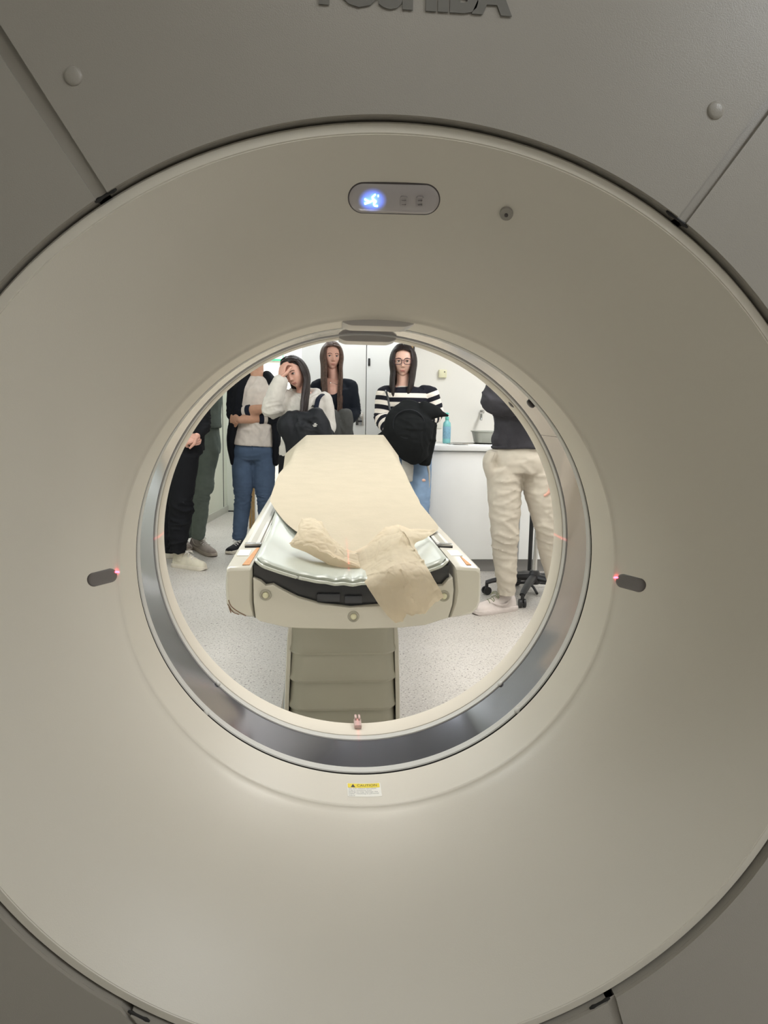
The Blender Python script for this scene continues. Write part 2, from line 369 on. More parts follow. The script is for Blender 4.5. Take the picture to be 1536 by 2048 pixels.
# outer covers: sectors between the rounded outline and the cone ring
def outline(a, hw=1.08, zb=.05, zt=1.93, rad=.28):
    zc = (zb+zt)/2; hh = (zt-zb)/2
    d = Vector((math.cos(a), math.sin(a)))
    lo, hi = 0, 3
    for _ in range(40):
        mth = (lo+hi)/2; x = abs(d.x*mth); z = abs(ISO.z+d.y*mth-zc)
        ox, oz = x-(hw-rad), z-(hh-rad)
        sd = min(max(ox, oz), 0)+math.hypot(max(ox, 0), max(oz, 0))-rad
        if sd < 0: lo = mth
        else: hi = mth
    return lo
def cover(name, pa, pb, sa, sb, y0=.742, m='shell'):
    """plate between two seam rays; pa/pb seam inner points (x,z); sa/sb outer directions"""
    a0 = math.atan2(pa[1]-ISO.z, pa[0]); a1 = math.atan2(pb[1]-ISO.z, pb[0])
    while a1 < a0: a1 += 2*PI
    n = 48; inner, outer = [], []
    ea = Vector(pa)+(Vector(sa)-Vector(pa)).normalized()*.0; 
    def hit(p, q):
        p = Vector(p); d = (Vector(q)-p).normalized(); t = 0
        while t < 2:
            c = p+d*t; aa = math.atan2(c.y-ISO.z, c.x)
            if math.hypot(c.x, c.y-ISO.z) >= outline(aa): break
            t += .01
        return aa
    b0, b1 = hit(pa, sa), hit(pb, sb)
    while b0 < a0-PI: b0 += 2*PI
    while b0 > a0+PI: b0 -= 2*PI
    while b1 < b0: b1 += 2*PI
    nr = 8; vs, fs = [], []
    for k in range(n+1):
        t = k/n; ai = a0+(a1-a0)*t; ao = b0+(b1-b0)*t; Ro = outline(ao)
        pi = Vector((.5095*math.cos(ai), ISO.z+.5095*math.sin(ai))); po = Vector((Ro*math.cos(ao), ISO.z+Ro*math.sin(ao)))
        for j in range(nr+1):
            u = j/nr; q = pi.lerp(po, u); edge = 0
            yy = y0+.05*u*u*u
            vs.append((q.x, yy, q.y))
        vs.append((po.x, y0+.11, po.y)); vs.append((pi.x, y0+.03, pi.y))
    S = nr+3
    for k in range(n):
        A, B = k*S, (k+1)*S
        for j in range(nr+1): fs.append((A+j, A+j+1, B+j+1, B+j))
        fs.append((A+nr+2, A, B, B+nr+2))
    for A in (0, n*S):
        pass
    # side returns along the seams
    o = len(vs)
    for A in (0, n*S):
        for j in range(nr+1):
            x, y, z = vs[A+j]; vs.append((x, y+.02, z))
        for j in range(nr): fs.append((A+j, A+j+1, o+j+1, o+j))
        o = len(vs)
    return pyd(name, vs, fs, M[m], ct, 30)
UL, ULo = (-.275, 1.396), (-.366, 1.539); UL2, UL2o = (-.284, 1.386), (-.376, 1.526)
UR, URo = (.277, 1.393), (.364, 1.515); UR2, UR2o = (.285, 1.386), (.372, 1.507)
BL, BLo = (-.291, .545), (-.245, .48); BL2, BL2o = (-.279, .538), (-.235, .474)
BR, BRo = (.268, .531), (.287, .470); BR2, BR2o = (.259, .525), (.278, .466)
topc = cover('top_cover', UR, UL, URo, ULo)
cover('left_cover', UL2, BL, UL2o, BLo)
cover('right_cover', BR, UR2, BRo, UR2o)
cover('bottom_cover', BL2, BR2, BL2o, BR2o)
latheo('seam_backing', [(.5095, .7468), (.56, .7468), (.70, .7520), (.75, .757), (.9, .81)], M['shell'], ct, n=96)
# dark notches where the seams meet the ring
for (u, v) in (((236, 382), (204, 424)), ((1322, 437), (1363, 470)), ((258, 2018), (300, 2040)), ((1224, 2002), (1184, 2026))):
    a, b = P(*u, .748), P(*v, .748)
    ca = lambda q: math.atan2(q.z-ISO.z, q.x)
    t0, t1 = ca(a), ca(b); rr = .509
    pts = [Vector((rr*math.cos(t0+(t1-t0)*k/6), .746, ISO.z+rr*math.sin(t0+(t1-t0)*k/6))) for k in range(7)]
    tubeo('seam_notch', pts, [.0012, .0022, .0016, .0016, .0016, .0024, .0012], M['dark'], ct, n=8)
# side shell and rear cover
vs, fs = [], []; NA = 160
for k in range(NA):
    a = 2*PI*k/NA; Ro = outline(a)
    for rr, y in ((Ro, .85), (Ro, 1.55), (Ro-.03, 1.605), (Ro-.08, 1.62), (.60, 1.62)):
        vs.append((rr*math.cos(a), y, ISO.z+rr*math.sin(a)))
for k in range(NA):
    A, B = k*5, ((k+1) % NA)*5
    for j in range(4): fs.append((A+j, A+j+1, B+j+1, B+j))
pyd('rear_cover', vs, fs, M['rearshell'], ct)
boxo('plinth', -.95, .95, .90, 1.56, 0, .12, M['shellgap'], ct, bev=.01)
# round caps on the top cover
for (u, v) in ((146, 152), (1431, 221)):
    c = P(u, v, .742)
    bm = bmesh.new(); pr = [(0, -.0022), (.0055, -.0021), (.0078, -.0012), (.0085, .0), (.0085, .004)]
    n = 28; rows = [[bm.verts.new((c.x+r*math.cos(2*PI*k/n), c.y+y, c.z+r*math.sin(2*PI*k/n))) for r, y in pr[1:]] for k in range(n)]
    cc = bm.verts.new((c.x, c.y+pr[0][1], c.z))
    for k in range(n):
        A, B = rows[k], rows[(k+1) % n]; bm.faces.new((cc, A[0], B[0]))
        for j in range(len(A)-1): bm.faces.new((A[j], A[j+1], B[j+1], B[j]))
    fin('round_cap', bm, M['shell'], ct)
# maker's lettering on the top cover
me = text_mesh('TOSHIBA', .0405, .0004, .0024)
xs = [v.co.x for v in me.vertices]; hx = (max(xs)-min(xs))/2; ys = [v.co.y for v in me.vertices]; y0 = min(ys); hy = max(ys)-y0
a, b = P(612, 10, .742), P(1021, 36, .742)
for v in me.vertices:
    u = (v.co.x/hx+1)/2
    v.co = Vector((a.x+(b.x-a.x)*u, .7412-v.co.z, a.z+.0005+(b.z-a.z)*u+(v.co.y-y0)/hy*.036))
link('maker_lettering', me, M['print'], ct, shade=False)

# surface frame on the cone: angle and s -> point, tangent, normal
def cone_frame(a, s):
    r, y = cone_pt(s); r2, y2 = cone_pt(min(s+.01, 1)); 
    er = Vector((math.cos(a), 0, math.sin(a))); ea = Vector((-math.sin(a), 0, math.cos(a)))
    p = Vector((0, 0, ISO.z))+er*r+Vector((0, y, 0)); t = (er*(r2-r)+Vector((0, y2-y, 0))).normalized()
    n = t.cross(ea); 
    if n.y > 0: n = -n
    return p, ea, t, n
def cone_hit(px, py):                 # which (a, s) is seen at a pixel
    best = None
    lo, hi = 0, 1
    def f(s):
        r, y = cone_pt(s); q = P(px, py, y); return math.hypot(q.x, q.z-ISO.z)-r, q
    for _ in range(50):
        mth = (lo+hi)/2; v, q = f(mth)
        if v > 0: hi = mth
        else: lo = mth
    return math.atan2(q.z-ISO.z, q.x), mth
# the display panel with the lit pictogram
def on_cone(px0, py0, dx, dz, h):     # offset in metres around the cone point at a pixel
    a, s = cone_hit(px0, py0); p, ea, t, n = cone_frame(a, s)
    return p, ea, t, n
def pill(name, cpx, cpy, L, Wd, rot, h, m, parent, bulge=.0015, n=40):
    """rounded bar lying on the cone; size as seen in pixels, turned into points of the cone surface"""
    c, s_ = math.cos(rot), math.sin(rot); out = []
    for k in range(n):
        th = 2*PI*k/n; out.append((math.cos(th)*Wd/2+(L/2-Wd/2)*(1 if math.cos(th) > 0 else -1), math.sin(th)*Wd/2))
    def place(x, y, hh):
        a, s = cone_hit(cpx+x*c-y*s_, cpy+x*s_+y*c); p, e, t, nn = cone_frame(a, s); return p+nn*hh
    bm = bmesh.new(); rings = []
    for f, hh in ((1.0, -.004), (1.0, h*.5), (.95, h), (.8, h+bulge*.6), (.45, h+bulge), (.1, h+bulge)):
        rings.append([bm.verts.new(place((x-(math.copysign(1, x)*(L/2-Wd/2)))*f+math.copysign(1, x)*(L/2-Wd/2), y*f, hh)) for x, y in out])
    for A, B in zip(rings, rings[1:]):
        for k in range(n): bm.faces.new((A[k], A[(k+1) % n], B[(k+1) % n], B[k]))
    bm.faces.new(rings[-1])
    return fin(name, bm, m, parent), place
sc_px = 1480
dm = mat('frosted_display', s2l(182, 176, 176), .16, var=.05, coat=.6)
a, s = cone_hit(745, 397); icp = cone_frame(a, s)[0]
nt = dm.node_tree; b = nt.nodes['Principled BSDF']; tc = nt.nodes.new('ShaderNodeTexCoord')
sub = nt.nodes.new('ShaderNodeVectorMath'); sub.operation = 'DISTANCE'; sub.inputs[1].default_value = icp
nt.links.new(tc.outputs['Object'], sub.inputs[0])
mr = nt.nodes.new('ShaderNodeMapRange'); mr.inputs[1].default_value = .0045; mr.inputs[2].default_value = .0165; mr.inputs[3].default_value = 1.9; mr.inputs[4].default_value = 0
mr.interpolation_type = 'SMOOTHSTEP'
nt.links.new(sub.outputs['Value'], mr.inputs[0]); nt.links.new(mr.outputs[0], b.inputs['Emission Strength'])
b.inputs['Emission Color'].default_value = (.09, .20, .95, 1)
disp, place = pill('status_display', 788, 397, 180, 58, R(1.3), .0012, dm, ct)
rim, _ = pill('display_gasket', 788, 397, 185, 63, R(1.3), .0003, M['lens'], ct, 0)
ic = mat('lit_pictogram', (.1, .3, 1), .5, emit=(.25, .75, 1), es=6, var=.01)
bm = bmesh.new()
def stroke(p0, p1, wd=2.4):
    p0 = Vector(p0); p1 = Vector(p1); d = (p1-p0).normalized(); q = Vector((-d.y, d.x))*wd/2
    top = [bm.verts.new(place(v.x, v.y, .0044)) for v in (p0-q, p1-q, p1+q, p0+q)]
    bot = [bm.verts.new(place(v.x, v.y, .0012)) for v in (p0-q, p1-q, p1+q, p0+q)]
    bm.faces.new(top)
    for i in range(4): bm.faces.new((top[i], top[(i+1) % 4], bot[(i+1) % 4], bot[i]))
def ipt(x, y): return (-43+(x-325)/3.84, (y-212)/3.84)
for a, b in (((262, 205), (300, 222)), ((262, 240), (305, 225)), ((300, 225), (330, 212)), ((318, 190), (345, 165)), ((318, 192), (352, 218)), ((352, 218), (332, 240)), ((332, 240), (340, 252)), ((340, 252), (365, 253)), ((325, 205), (340, 235))):
    stroke(ipt(*a), ipt(*b))
for a, b in (((362, 176), (370, 176)),): stroke(ipt(*a), ipt(*b), 3.5)
fin('running_figure', bm, ic, disp, shade=False)
bm = bmesh.new()
dg8 = mat('unlit_digit', s2l(172, 166, 166), .3, var=.05)
for cxp in (565, 690):
    for (x0, y0, x1, y1) in ((-22, -32, 22, -32), (-22, 0, 22, 0), (-22, 32, 22, 32), (-22, -32, -22, 32), (22, -32, 22, 32)):
        stroke(ipt(cxp+x0, 212+y0), ipt(cxp+x1, 212+y1), 3)
fin('unlit_digits', bm, dg8, disp, shade=False)
# small round sensor
sr, pl2 = pill('sensor_ring', 1013, 426, 27, 26, 0, .0024, M['shell'], ct, .0002)
pill('sensor_screw', 1013, 427, 8, 7.5, 0, .0032, M['lens'], sr, .0002)
# dark positioning-laser windows left and right of the bore
red = mat('laser_aperture', (.8, .05, .08), .4, emit=(1, .06, .10), es=9, var=.01)
for (cpx, cpy, rot, dx) in ((204, 1155, -R(14.5), 1), (1262, 1166, R(14.5), -1)):
    lw, _ = pill('laser_window', cpx, cpy, 61, 28, rot, .0006, M['lens'], ct, .0004)
    pill('laser_dot', cpx+dx*29, cpy-11, 9, 4, 0, .0016, red, lw, .0004, n=16)
# sensor pods at the top of the bore
def pod(name, x0, x1, y0, y1, r, depth):
    bm = bmesh.new(); n = 24; prof = []
    xm, hw = (x0+x1)/2, (x1-x0)/2
    zf = ISO.z+math.sqrt(r*r-hw*hw)-depth
    fr, bk = [], []
    for k in range(n+1):
        x = x0+(x1-x0)*k/n; zt = ISO.z+math.sqrt(r*r-x*x)+.004
        e = abs((x-xm)/hw); zb = zf+(zt-.006-zf)*max(0, (e-.70)/.30)**2.0
        zb = min(zb, zt-.001)
        fr.append((x, zt, zb))
    rows = []
    for y, ins in ((y1, 0), (y0+.004, 0), (y0+.001, .0006), (y0, .0024)):
        rows.append([[bm.verts.new((x, y, zt)), bm.verts.new((x, y, min(zb+ins, zt-.0005)))] for x, zt, zb in fr])
    for A, B in zip(rows, rows[1:]):
        for k in range(n): bm.faces.new((A[k][1], A[k+1][1], B[k+1][1], B[k][1]))
    for k in range(n): bm.faces.new((rows[-1][k][0], rows[-1][k+1][0], rows[-1][k+1][1], rows[-1][k][1]))
    return fin(name, bm, M['pod'], ct, 30)
pa, pb = P(684, 668, 1.06), P(823, 668, 1.06); pod('sensor_pod', pa.x, pb.x, 1.036, 1.10, .3545, .006)
pa, pb = P(678, 690, 1.27), P(791, 690, 1.27); pod('sensor_pod', pa.x, pb.x, 1.262, 1.325, .3535, .0065)
# little clips and studs round the rings
def stud(px, py, r, sz, m='ringgrey', name='stud', stretch=1.4):
    lo, hi = 1.0, 1.4
    for _ in range(40):
        mt = (lo+hi)/2; q = P(px, py, mt)
        if math.hypot(q.x, q.z-ISO.z) < r: lo = mt
        else: hi = mt
    a = math.atan2(q.z-ISO.z, q.x)
    bm = bmesh.new(); bmesh.ops.create_uvsphere(bm, u_segments=14, v_segments=9, radius=1)
    er, ea = Vector((math.cos(a), 0, math.sin(a))), Vector((-math.sin(a), 0, math.cos(a)))
    for v in bm.verts:
        c = v.co.copy(); v.co = Vector((er.x*r, mt, ISO.z+er.z*r))+ea*c.x*sz+Vector((0, c.y*sz*stretch, 0))+er*c.z*sz*.55
    return fin(name, bm, M[m], ct)
stud(436, 1367, .3545, .0052); stud(413, 1424, .3545, .0055); stud(1000, 1367, .3545, .0052); stud(1034, 1421, .3545, .0055)
stud(1024, 808, .3545, .008, 'lens', 'dark_sensor', 1.2); stud(1061, 808, .3545, .008, 'lens', 'dark_sensor', 1.0)
# clear clip at the bottom of the rear ring
cl = P(715, 1456, 1.315)
bm = bmesh.new()
box(bm, cl.x-.007, cl.x+.007, 1.296, 1.328, ISO.z-.3530, ISO.z-.345, .0028, 3)
box(bm, cl.x-.0055, cl.x-.0012, 1.318, 1.334, ISO.z-.346, ISO.z-.340, .001); box(bm, cl.x+.0012, cl.x+.0055, 1.318, 1.334, ISO.z-.346, ISO.z-.340, .001)
fin('clear_clip', bm, mat('clip_plastic', s2l(236, 210, 204), .15, trans=.3, var=.05), ct)
# caution label on the collar
lc = PZ(727, 1567, ISO.z-.3543)
LW, LH = .0525, .0405
yl0 = 1.0575
def lab(x, v, h=0):                   # x across, v 0..1 from front to back; follows the collar
    rr = .3541-h; a = -PI/2+(lc.x+x)/rr
    return Vector((rr*math.cos(a), yl0+LH*v, ISO.z+rr*math.sin(a)))
def strip(name, x0, x1, v0, v1, h, m, par, n=10):
    vs = [lab(x0+(x1-x0)*i/n, v, h) for i in range(n+1) for v in (v0, v1)]
    bs = [lab(x0+(x1-x0)*i/n, v, h-.0003) for i in range(n+1) for v in (v0, v1)]
    fs = [(2*i, 2*i+1, 2*i+3, 2*i+2) for i in range(n)]; k = len(vs)
    fs += [(0+2*i, 2*i+2, k+2*i+2, k+2*i) for i in range(n)]+[(1+2*i, 2*i+3, k+2*i+3, k+2*i+1) for i in range(n)]+[(0, 1, k+1, k), (2*n, 2*n+1, k+2*n+1, k+2*n)]
    return pyd(name, vs+bs, fs, m, par)
L0 = strip('caution_label', -LW/2, LW/2, 0, 1, .0003, M['label'], ct)
strip('yellow_band', -LW/2+.001, LW/2-.0015, .66, .97, .0005, M['yellow'], L0)
tri = [lab(-.0205, .69, .0007), lab(-.0135, .69, .0007), lab(-.017, .94, .0007)]
pyd('warning_triangle', tri+[p+Vector((0, 0, -.0001)) for p in tri], [(0, 1, 2), (3, 4, 5), (0, 1, 4, 3), (1, 2, 5, 4), (2, 0, 3, 5)], M['ink'], L0)
def labtext(s, x, v, size, hv, m, name, wfit=None):
    me = text_mesh(s, size)
    mx = max(p.co.x for p in me.vertices); my = max(abs(p.co.y) for p in me.vertices)
    sx = (wfit/2/mx) if wfit else 1
    for p in me.vertices:
        p.co = lab(x+p.co.x*sx, v+p.co.y/LH*hv, .0007)
    return link(name, me, m, L0, shade=False)
labtext('CAUTION', .005, .815, .0095, 1.0, M['ink'], 'heading', .031)
labtext('!', -.017, .78, .006, 1.0, M['yellow'], 'exclamation')
for i, (s, wf) in enumerate((('Do not subject the Mylar', .044), ('ring to excessive load.', .036), ('Doing so may damage the', .045), ('Mylar, resulting in personal', .046), ('injury.', .010))):
    labtext(s, -LW/2+.002+wf/2, .585-.125*i, .0045, 1.0, M['inkgrey'], 'label_text', wf)
# positioning lasers: thin fans of red light from the scanner
def laser(name, loc, rot, energy, halfw, a0, a1):
    l = bpy.data.lights.new(name, 'SPOT'); l.energy = energy; l.color = (1, .08, .10); l.spot_size = R(150); l.spot_blend = 0; l.shadow_soft_size = 0
    l.use_nodes = True; nt = l.node_tree; em = nt.nodes['Emission']
    tc = nt.nodes.new('ShaderNodeTexCoord'); sx = nt.nodes.new('ShaderNodeSeparateXYZ'); nt.links.new(tc.outputs['Normal'], sx.inputs[0])
    dv = nt.nodes.new('ShaderNodeMath'); dv.operation = 'DIVIDE'; nt.links.new(sx.outputs['X'], dv.inputs[0]); nt.links.new(sx.outputs['Z'], dv.inputs[1])
    ab = nt.nodes.new('ShaderNodeMath'); ab.operation = 'ABSOLUTE'; nt.links.new(dv.outputs[0], ab.inputs[0])
    lt = nt.nodes.new('ShaderNodeMath'); lt.operation = 'LESS_THAN'; nt.links.new(ab.outputs[0], lt.inputs[0]); lt.inputs[1].default_value = halfw
    dy = nt.nodes.new('ShaderNodeMath'); dy.operation = 'DIVIDE'; nt.links.new(sx.outputs['Y'], dy.inputs[0]); nt.links.new(sx.outputs['Z'], dy.inputs[1])
    g1 = nt.nodes.new('ShaderNodeMath'); g1.operation = 'GREATER_THAN'; nt.links.new(dy.outputs[0], g1.inputs[0]); g1.inputs[1].default_value = a0
    g2 = nt.nodes.new('ShaderNodeMath'); g2.operation = 'LESS_THAN'; nt.links.new(dy.outputs[0], g2.inputs[0]); g2.inputs[1].default_value = a1
    m1 = nt.nodes.new('ShaderNodeMath'); m1.operation = 'MULTIPLY'; nt.links.new(lt.outputs[0], m1.inputs[0]); nt.links.new(g1.outputs[0], m1.inputs[1])
    m2 = nt.nodes.new('ShaderNodeMath'); m2.operation = 'MULTIPLY'; nt.links.new(m1.outputs[0], m2.inputs[0]); nt.links.new(g2.outputs[0], m2.inputs[1])
    m3 = nt.nodes.new('ShaderNodeMath'); m3.operation = 'MULTIPLY'; nt.links.new(m2.outputs[0], m3.inputs[0]); m3.inputs[1].default_value = 1
    nt.links.new(m3.outputs[0], em.inputs['Strength'])
    o = bpy.data.objects.new(name, l); COL.objects.link(o); o.location = loc; o.rotation_euler = rot
    return o
LASERS = True
if LASERS:
    # sagittal fan from the rear pod at the top, spreading along the table and down to the ring
    laser('laser_sagittal', (-.006, 1.30, ISO.z+.325), (0, 0, 0), 60, .0022, -1.75, -1.08)
    laser('laser_sagittal', (-.006, 1.30, ISO.z+.325), (0, 0, 0), 12, .0022, -.05, .16)
    # coronal fans from the two sides
    laser('laser_coronal', (-.345, 1.20, ISO.z+.010), (0, -R(90), 0), 12, .003, -.24, -.02)
    laser('laser_coronal', (.345, 1.20, ISO.z+.010), (0, R(90), 0), 12, .003, -.24, -.02)

# ---------------------------------------------------------------- patient table
tb = thing('patient_table', (0, 2.6, 0), 'beige scanner patient table on a ribbed pedestal, pointing at the bore', 'table')
YF = 1.745
def plate(name, pxs, y0, y1, m, parent, bev=.004, seg=3, Y=YF):
    pts = [P(u, v, Y) for u, v in pxs]; pts = [(p.x, p.z) for p in pts]
    bm = bmesh.new(); a = [bm.verts.new((x, y0, z)) for x, z in pts]; b = [bm.verts.new((x, y1, z)) for x, z in pts]
    fa = bm.faces.new(a); bm.faces.new(b[::-1]); n = len(a)
    for i in range(n): bm.faces.new((a[i], b[i], b[(i+1) % n], a[(i+1) % n]))
    bmesh.ops.recalc_face_normals(bm, faces=bm.faces)
    if bev: bmesh.ops.bevel(bm, geom=list(fa.edges), offset=bev, segments=seg, affect='EDGES', profile=.5)
    return fin(name, bm, m, parent, 30)
capo = [(506, 1157), (521, 1163), (531, 1172), (546, 1170), (565, 1181), (595, 1196), (640, 1209), (700, 1216), (760, 1212), (810, 1200), (850, 1183), (868, 1173),
        (886, 1172), (897, 1160), (906, 1156), (908, 1180), (905, 1210), (897, 1236), (884, 1240), (850, 1251), (800, 1256), (700, 1259), (600, 1257), (570, 1255), (520, 1243), (511, 1236), (507, 1205)]
cap_ = plate('front_cover', capo, YF, YF+.10, M['tabw'], tb, .0035)
def railp(sg):
    if sg < 0: return [(452, 1139), (458, 1135), (503, 1134), (504, 1157), (505, 1205), (509, 1237), (495, 1236), (474, 1231), (458, 1226), (452, 1210), (450, 1175)]
    return [(910, 1133), (955, 1135), (962, 1140), (964, 1170), (962, 1205), (956, 1220), (945, 1230), (925, 1235), (899, 1238), (907, 1210), (910, 1180)]
for sg in (-1, 1):
    pts = railp(sg); q = [P(u, v, YF) for u, v in pts]
    bm = bmesh.new(); rows = []
    for y, ins in ((YF+.004, .004), (YF, .0095), (YF+.012, 0), (4.28, 0), (4.30, .012)):
        c = sum((Vector((p.x, 0, p.z)) for p in q), Vector())/len(q)
        row = []
        for p in q:
            d = (Vector((p.x, 0, p.z))-c); l = d.length; d = d*(1-ins/l)
            row.append(bm.verts.new((c.x+d.x, y, c.z+d.z)))
        rows.append(row)
    rows = [rows[1], rows[0], rows[2], rows[3], rows[4]]
    n = len(q)
    for A, B in zip(rows, rows[1:]):
        for i in range(n): bm.faces.new((A[i], A[(i+1) % n], B[(i+1) % n], B[i]))
    bm.faces.new(rows[0]); bm.faces.new(rows[-1][::-1])
    rl = fin('side_rail', bm, M['tabw'], tb, 35)
    zt = P(480 if sg < 0 else 935, 1134, YF).z
    xa, xb = sg*.246, sg*.281
    boxo('accessory_channel', min(xa, xb), max(xa, xb), 2.02, 4.25, zt-.002, zt+.007, M['ringgrey'], rl, .002)
    boxo('channel_groove', min(xa, xb)+.010, max(xa, xb)-.010, 2.015, 4.2, zt+.0068, zt+.0075, M['btnring'], rl)
    boxo('channel_end', min(xa, xb)-.004, max(xa, xb)+.006, 2.00, 2.022, zt-.001, zt+.009, M['chrome'], rl, .002)
    boxo('channel_slot', min(xa, xb)-.002, max(xa, xb)+.004, 1.992, 2.001, zt-.001, zt+.004, M['black'], rl)
    boxo('white_sticker', sg*.292 if sg < 0 else .262, sg*.262 if sg < 0 else .292, 1.88, 1.955, zt-.001, zt+.0012, M['label'], rl)
    e0, e1 = (P(490, 1133, YF), P(514, 1086, 1.95)) if sg < 0 else (P(941, 1134, YF), P(923, 1111, 1.86))
    hw0, hw1 = (.0085, .004) if sg < 0 else (.006, .0012)
    z = zt+.0015; y0, y1 = YF+.02, (1.985 if sg < 0 else 1.87)
    v = [(e0.x-hw0, y0, z), (e0.x+hw0, y0, z), (e1.x+hw1, y1, z), (e1.x-hw1, y1, z)]
    pyd('orange_strap', v+[(a, b, z-.003) for a, b, c in v], [(0, 1, 2, 3), (4, 5, 6, 7), (0, 1, 5, 4), (1, 2, 6, 5), (2, 3, 7, 6), (3, 0, 4, 7)], M['strap'], rl)
for pp in (((457, 1200), (462, 1212), (474, 1222), (492, 1232)), ((455, 1208), (466, 1224), (478, 1229)), ((458, 1213), (462, 1226))):
    tubeo('scuff_mark', catmull([P(u, v, YF-.0003) for u, v in pp], 3), .0011, M['scuff'], tb, n=6)
# black curved tray between the rails
def zc(x): return .768+.052*min(1, abs(x)/.232)**2
bm = bmesh.new(); n = 24; rows = []
zb = P(700, 1235, YF+.02).z
for y in (YF+.022, YF+.03, 4.28):
    o = .0 if y > YF+.025 else .004
    rows.append([bm.verts.new((-.238+.476*k/n, y, zc(-.238+.476*k/n)+.006-o)) for k in range(n+1)]+[bm.verts.new((.238, y, zb)), bm.verts.new((-.238, y, zb))])
for A, B in zip(rows, rows[1:]):
    m_ = len(A)
    for k in range(m_): bm.faces.new((A[k], A[(k+1) % m_], B[(k+1) % m_], B[k]))
bm.faces.new(rows[0]); bm.faces.new(rows[-1][::-1])
tray = fin('tray', bm, M['tray'], tb, 30)
for a, b in (((634, 1187), (680, 1203)), ((689, 1191), (724, 1206))):
    p, q = P(*a, YF+.018), P(*b, YF+.018)
    boxo('socket', p.x, q.x, YF+.012, YF+.03, q.z, p.z, mat('dim_socket', s2l(58, 60, 66), .4, var=.1), tray, .002)
for u, v in ((531, 1190), (707, 1233), (888, 1192)):
    p = P(u, v, YF)
    def disc(name, prof, m, par):
        bm = bmesh.new(); n = 28; rows = [[bm.verts.new((p.x+r*math.cos(2*PI*k/n), YF+y, p.z+r*math.sin(2*PI*k/n))) for r, y in prof] for k in range(n)]
        for k in range(n):
            A, B = rows[k], rows[(k+1) % n]
            for j in range(len(prof)-1): bm.faces.new((A[j], A[j+1], B[j+1], B[j]))
        bm.faces.new([r[0] for r in rows]); return fin(name, bm, m, par)
    bz = disc('button_bezel', [(.0075, -.0012), (.0095, -.003), (.0132, -.0035), (.0142, .0), (.0142, .003)], M['btnring'], cap_)
    disc('button', [(.002, -.0065), (.005, -.0058), (.0074, -.0035), (.0078, 0)], M['button'], bz)
# undercarriage and pedestal
boxo('undercarriage', -.20, .17, YF+.10, 4.0, P(700, 1262, YF+.1).z+.02, .72, M['shellgap'], tb, .01)
PXC = -.018
def rrect(hx, y0, y1, r, n=6):
    pts = []
    for (cx_, cy_, a0) in ((hx-r, y1-r, 0), (-hx+r, y1-r, PI/2), (-hx+r, y0+r, PI), (hx-r, y0+r, 1.5*PI)):
        for k in range(n+1):
            a = a0+PI/2*k/n; pts.append((PXC+cx_+r*math.cos(a), cy_+r*math.sin(a)))
    return pts
def loft_z(name, secs, m, parent, bow=.018):
    bm = bmesh.new(); rows = []
    for z, hx, y0, y1, r in secs:
        row = []
        for x, y in rrect(hx, y0, y1, r):
            if y < (y0+y1)/2: y -= bow*(1-((x-PXC)/hx)**2)
            row.append(bm.verts.new((x, y, z)))
        rows.append(row)
    n = len(rows[0])
    for A, B in zip(rows, rows[1:]):
        for i in range(n): bm.faces.new((A[i], A[(i+1) % n], B[(i+1) % n], B[i]))
    bm.faces.new(rows[0]); bm.faces.new(rows[-1][::-1]); return fin(name, bm, m, parent, 35)
zt = P(690, 1256, 1.86).z+.03
hts = [zt]+[P(690, v, 1.84).z for v in (1312, 1368, 1424, 1480, 1536)]
for i in range(5):
    a, b = hts[i], hts[i+1]
    loft_z('bellows_fold', [(a+.004, .138, 1.868, 2.9, .04), (b+.02, .1405+.001*i, 1.862, 2.9, .04), (b+.006, .1435+.001*i, 1.856, 2.9, .042), (b, .142+.001*i, 1.858, 2.9, .042), (b-.001, .134, 1.868, 2.9, .04)], M['bellow'], tb)
for sg in (-1, 1):
    bm = bmesh.new(); rows = []
    for z, x, y in ((hts[0]+.0, .140, 1.885), (.60, .147, 1.880), (.45, .153, 1.875), (hts[5], .158, 1.872)):
        rows.append([bm.verts.new((PXC+sg*(x-.012), y+.002, z)), bm.verts.new((PXC+sg*(x-.002), y, z)), bm.verts.new((PXC+sg*x, y+.006, z)), bm.verts.new((PXC+sg*x, 2.7, z)), bm.verts.new((PXC+sg*(x-.012), 2.7, z))])
    for A, B in zip(rows, rows[1:]):
        for k in range(5): bm.faces.new((A[k], A[(k+1) % 5], B[(k+1) % 5], B[k]))
    bm.faces.new(rows[0]); bm.faces.new(rows[-1][::-1]); fin('side_frame', bm, M['tabw'], tb, 35)
loft_z('pedestal_column', [(hts[5], .150, 1.86, 2.9, .05), (.09, .165, 1.84, 2.95, .05)], M['bellow'], tb)
loft_z('floor_base', [(.09, .20, 1.80, 3.1, .06), (.02, .215, 1.78, 3.12, .06), (0, .21, 1.79, 3.11, .06)], M['shellgap'], tb)
bm = bmesh.new(); rows = []
for z, hx in ((.62, .148), (.40, .163), (.09, .182)):
    rows.append([bm.verts.new((PXC+x, y, z)) for x, y in ((-hx, 2.05), (hx, 2.05), (hx, 2.95), (-hx, 2.95))])
for A, B in zip(rows, rows[1:]):
    for i in range(4): bm.faces.new((A[i], A[(i+1) % 4], B[(i+1) % 4], B[i]))
bm.faces.new(rows[0]); bm.faces.new(rows[-1][::-1]); fin('skirt', bm, M['skirt'], tb)

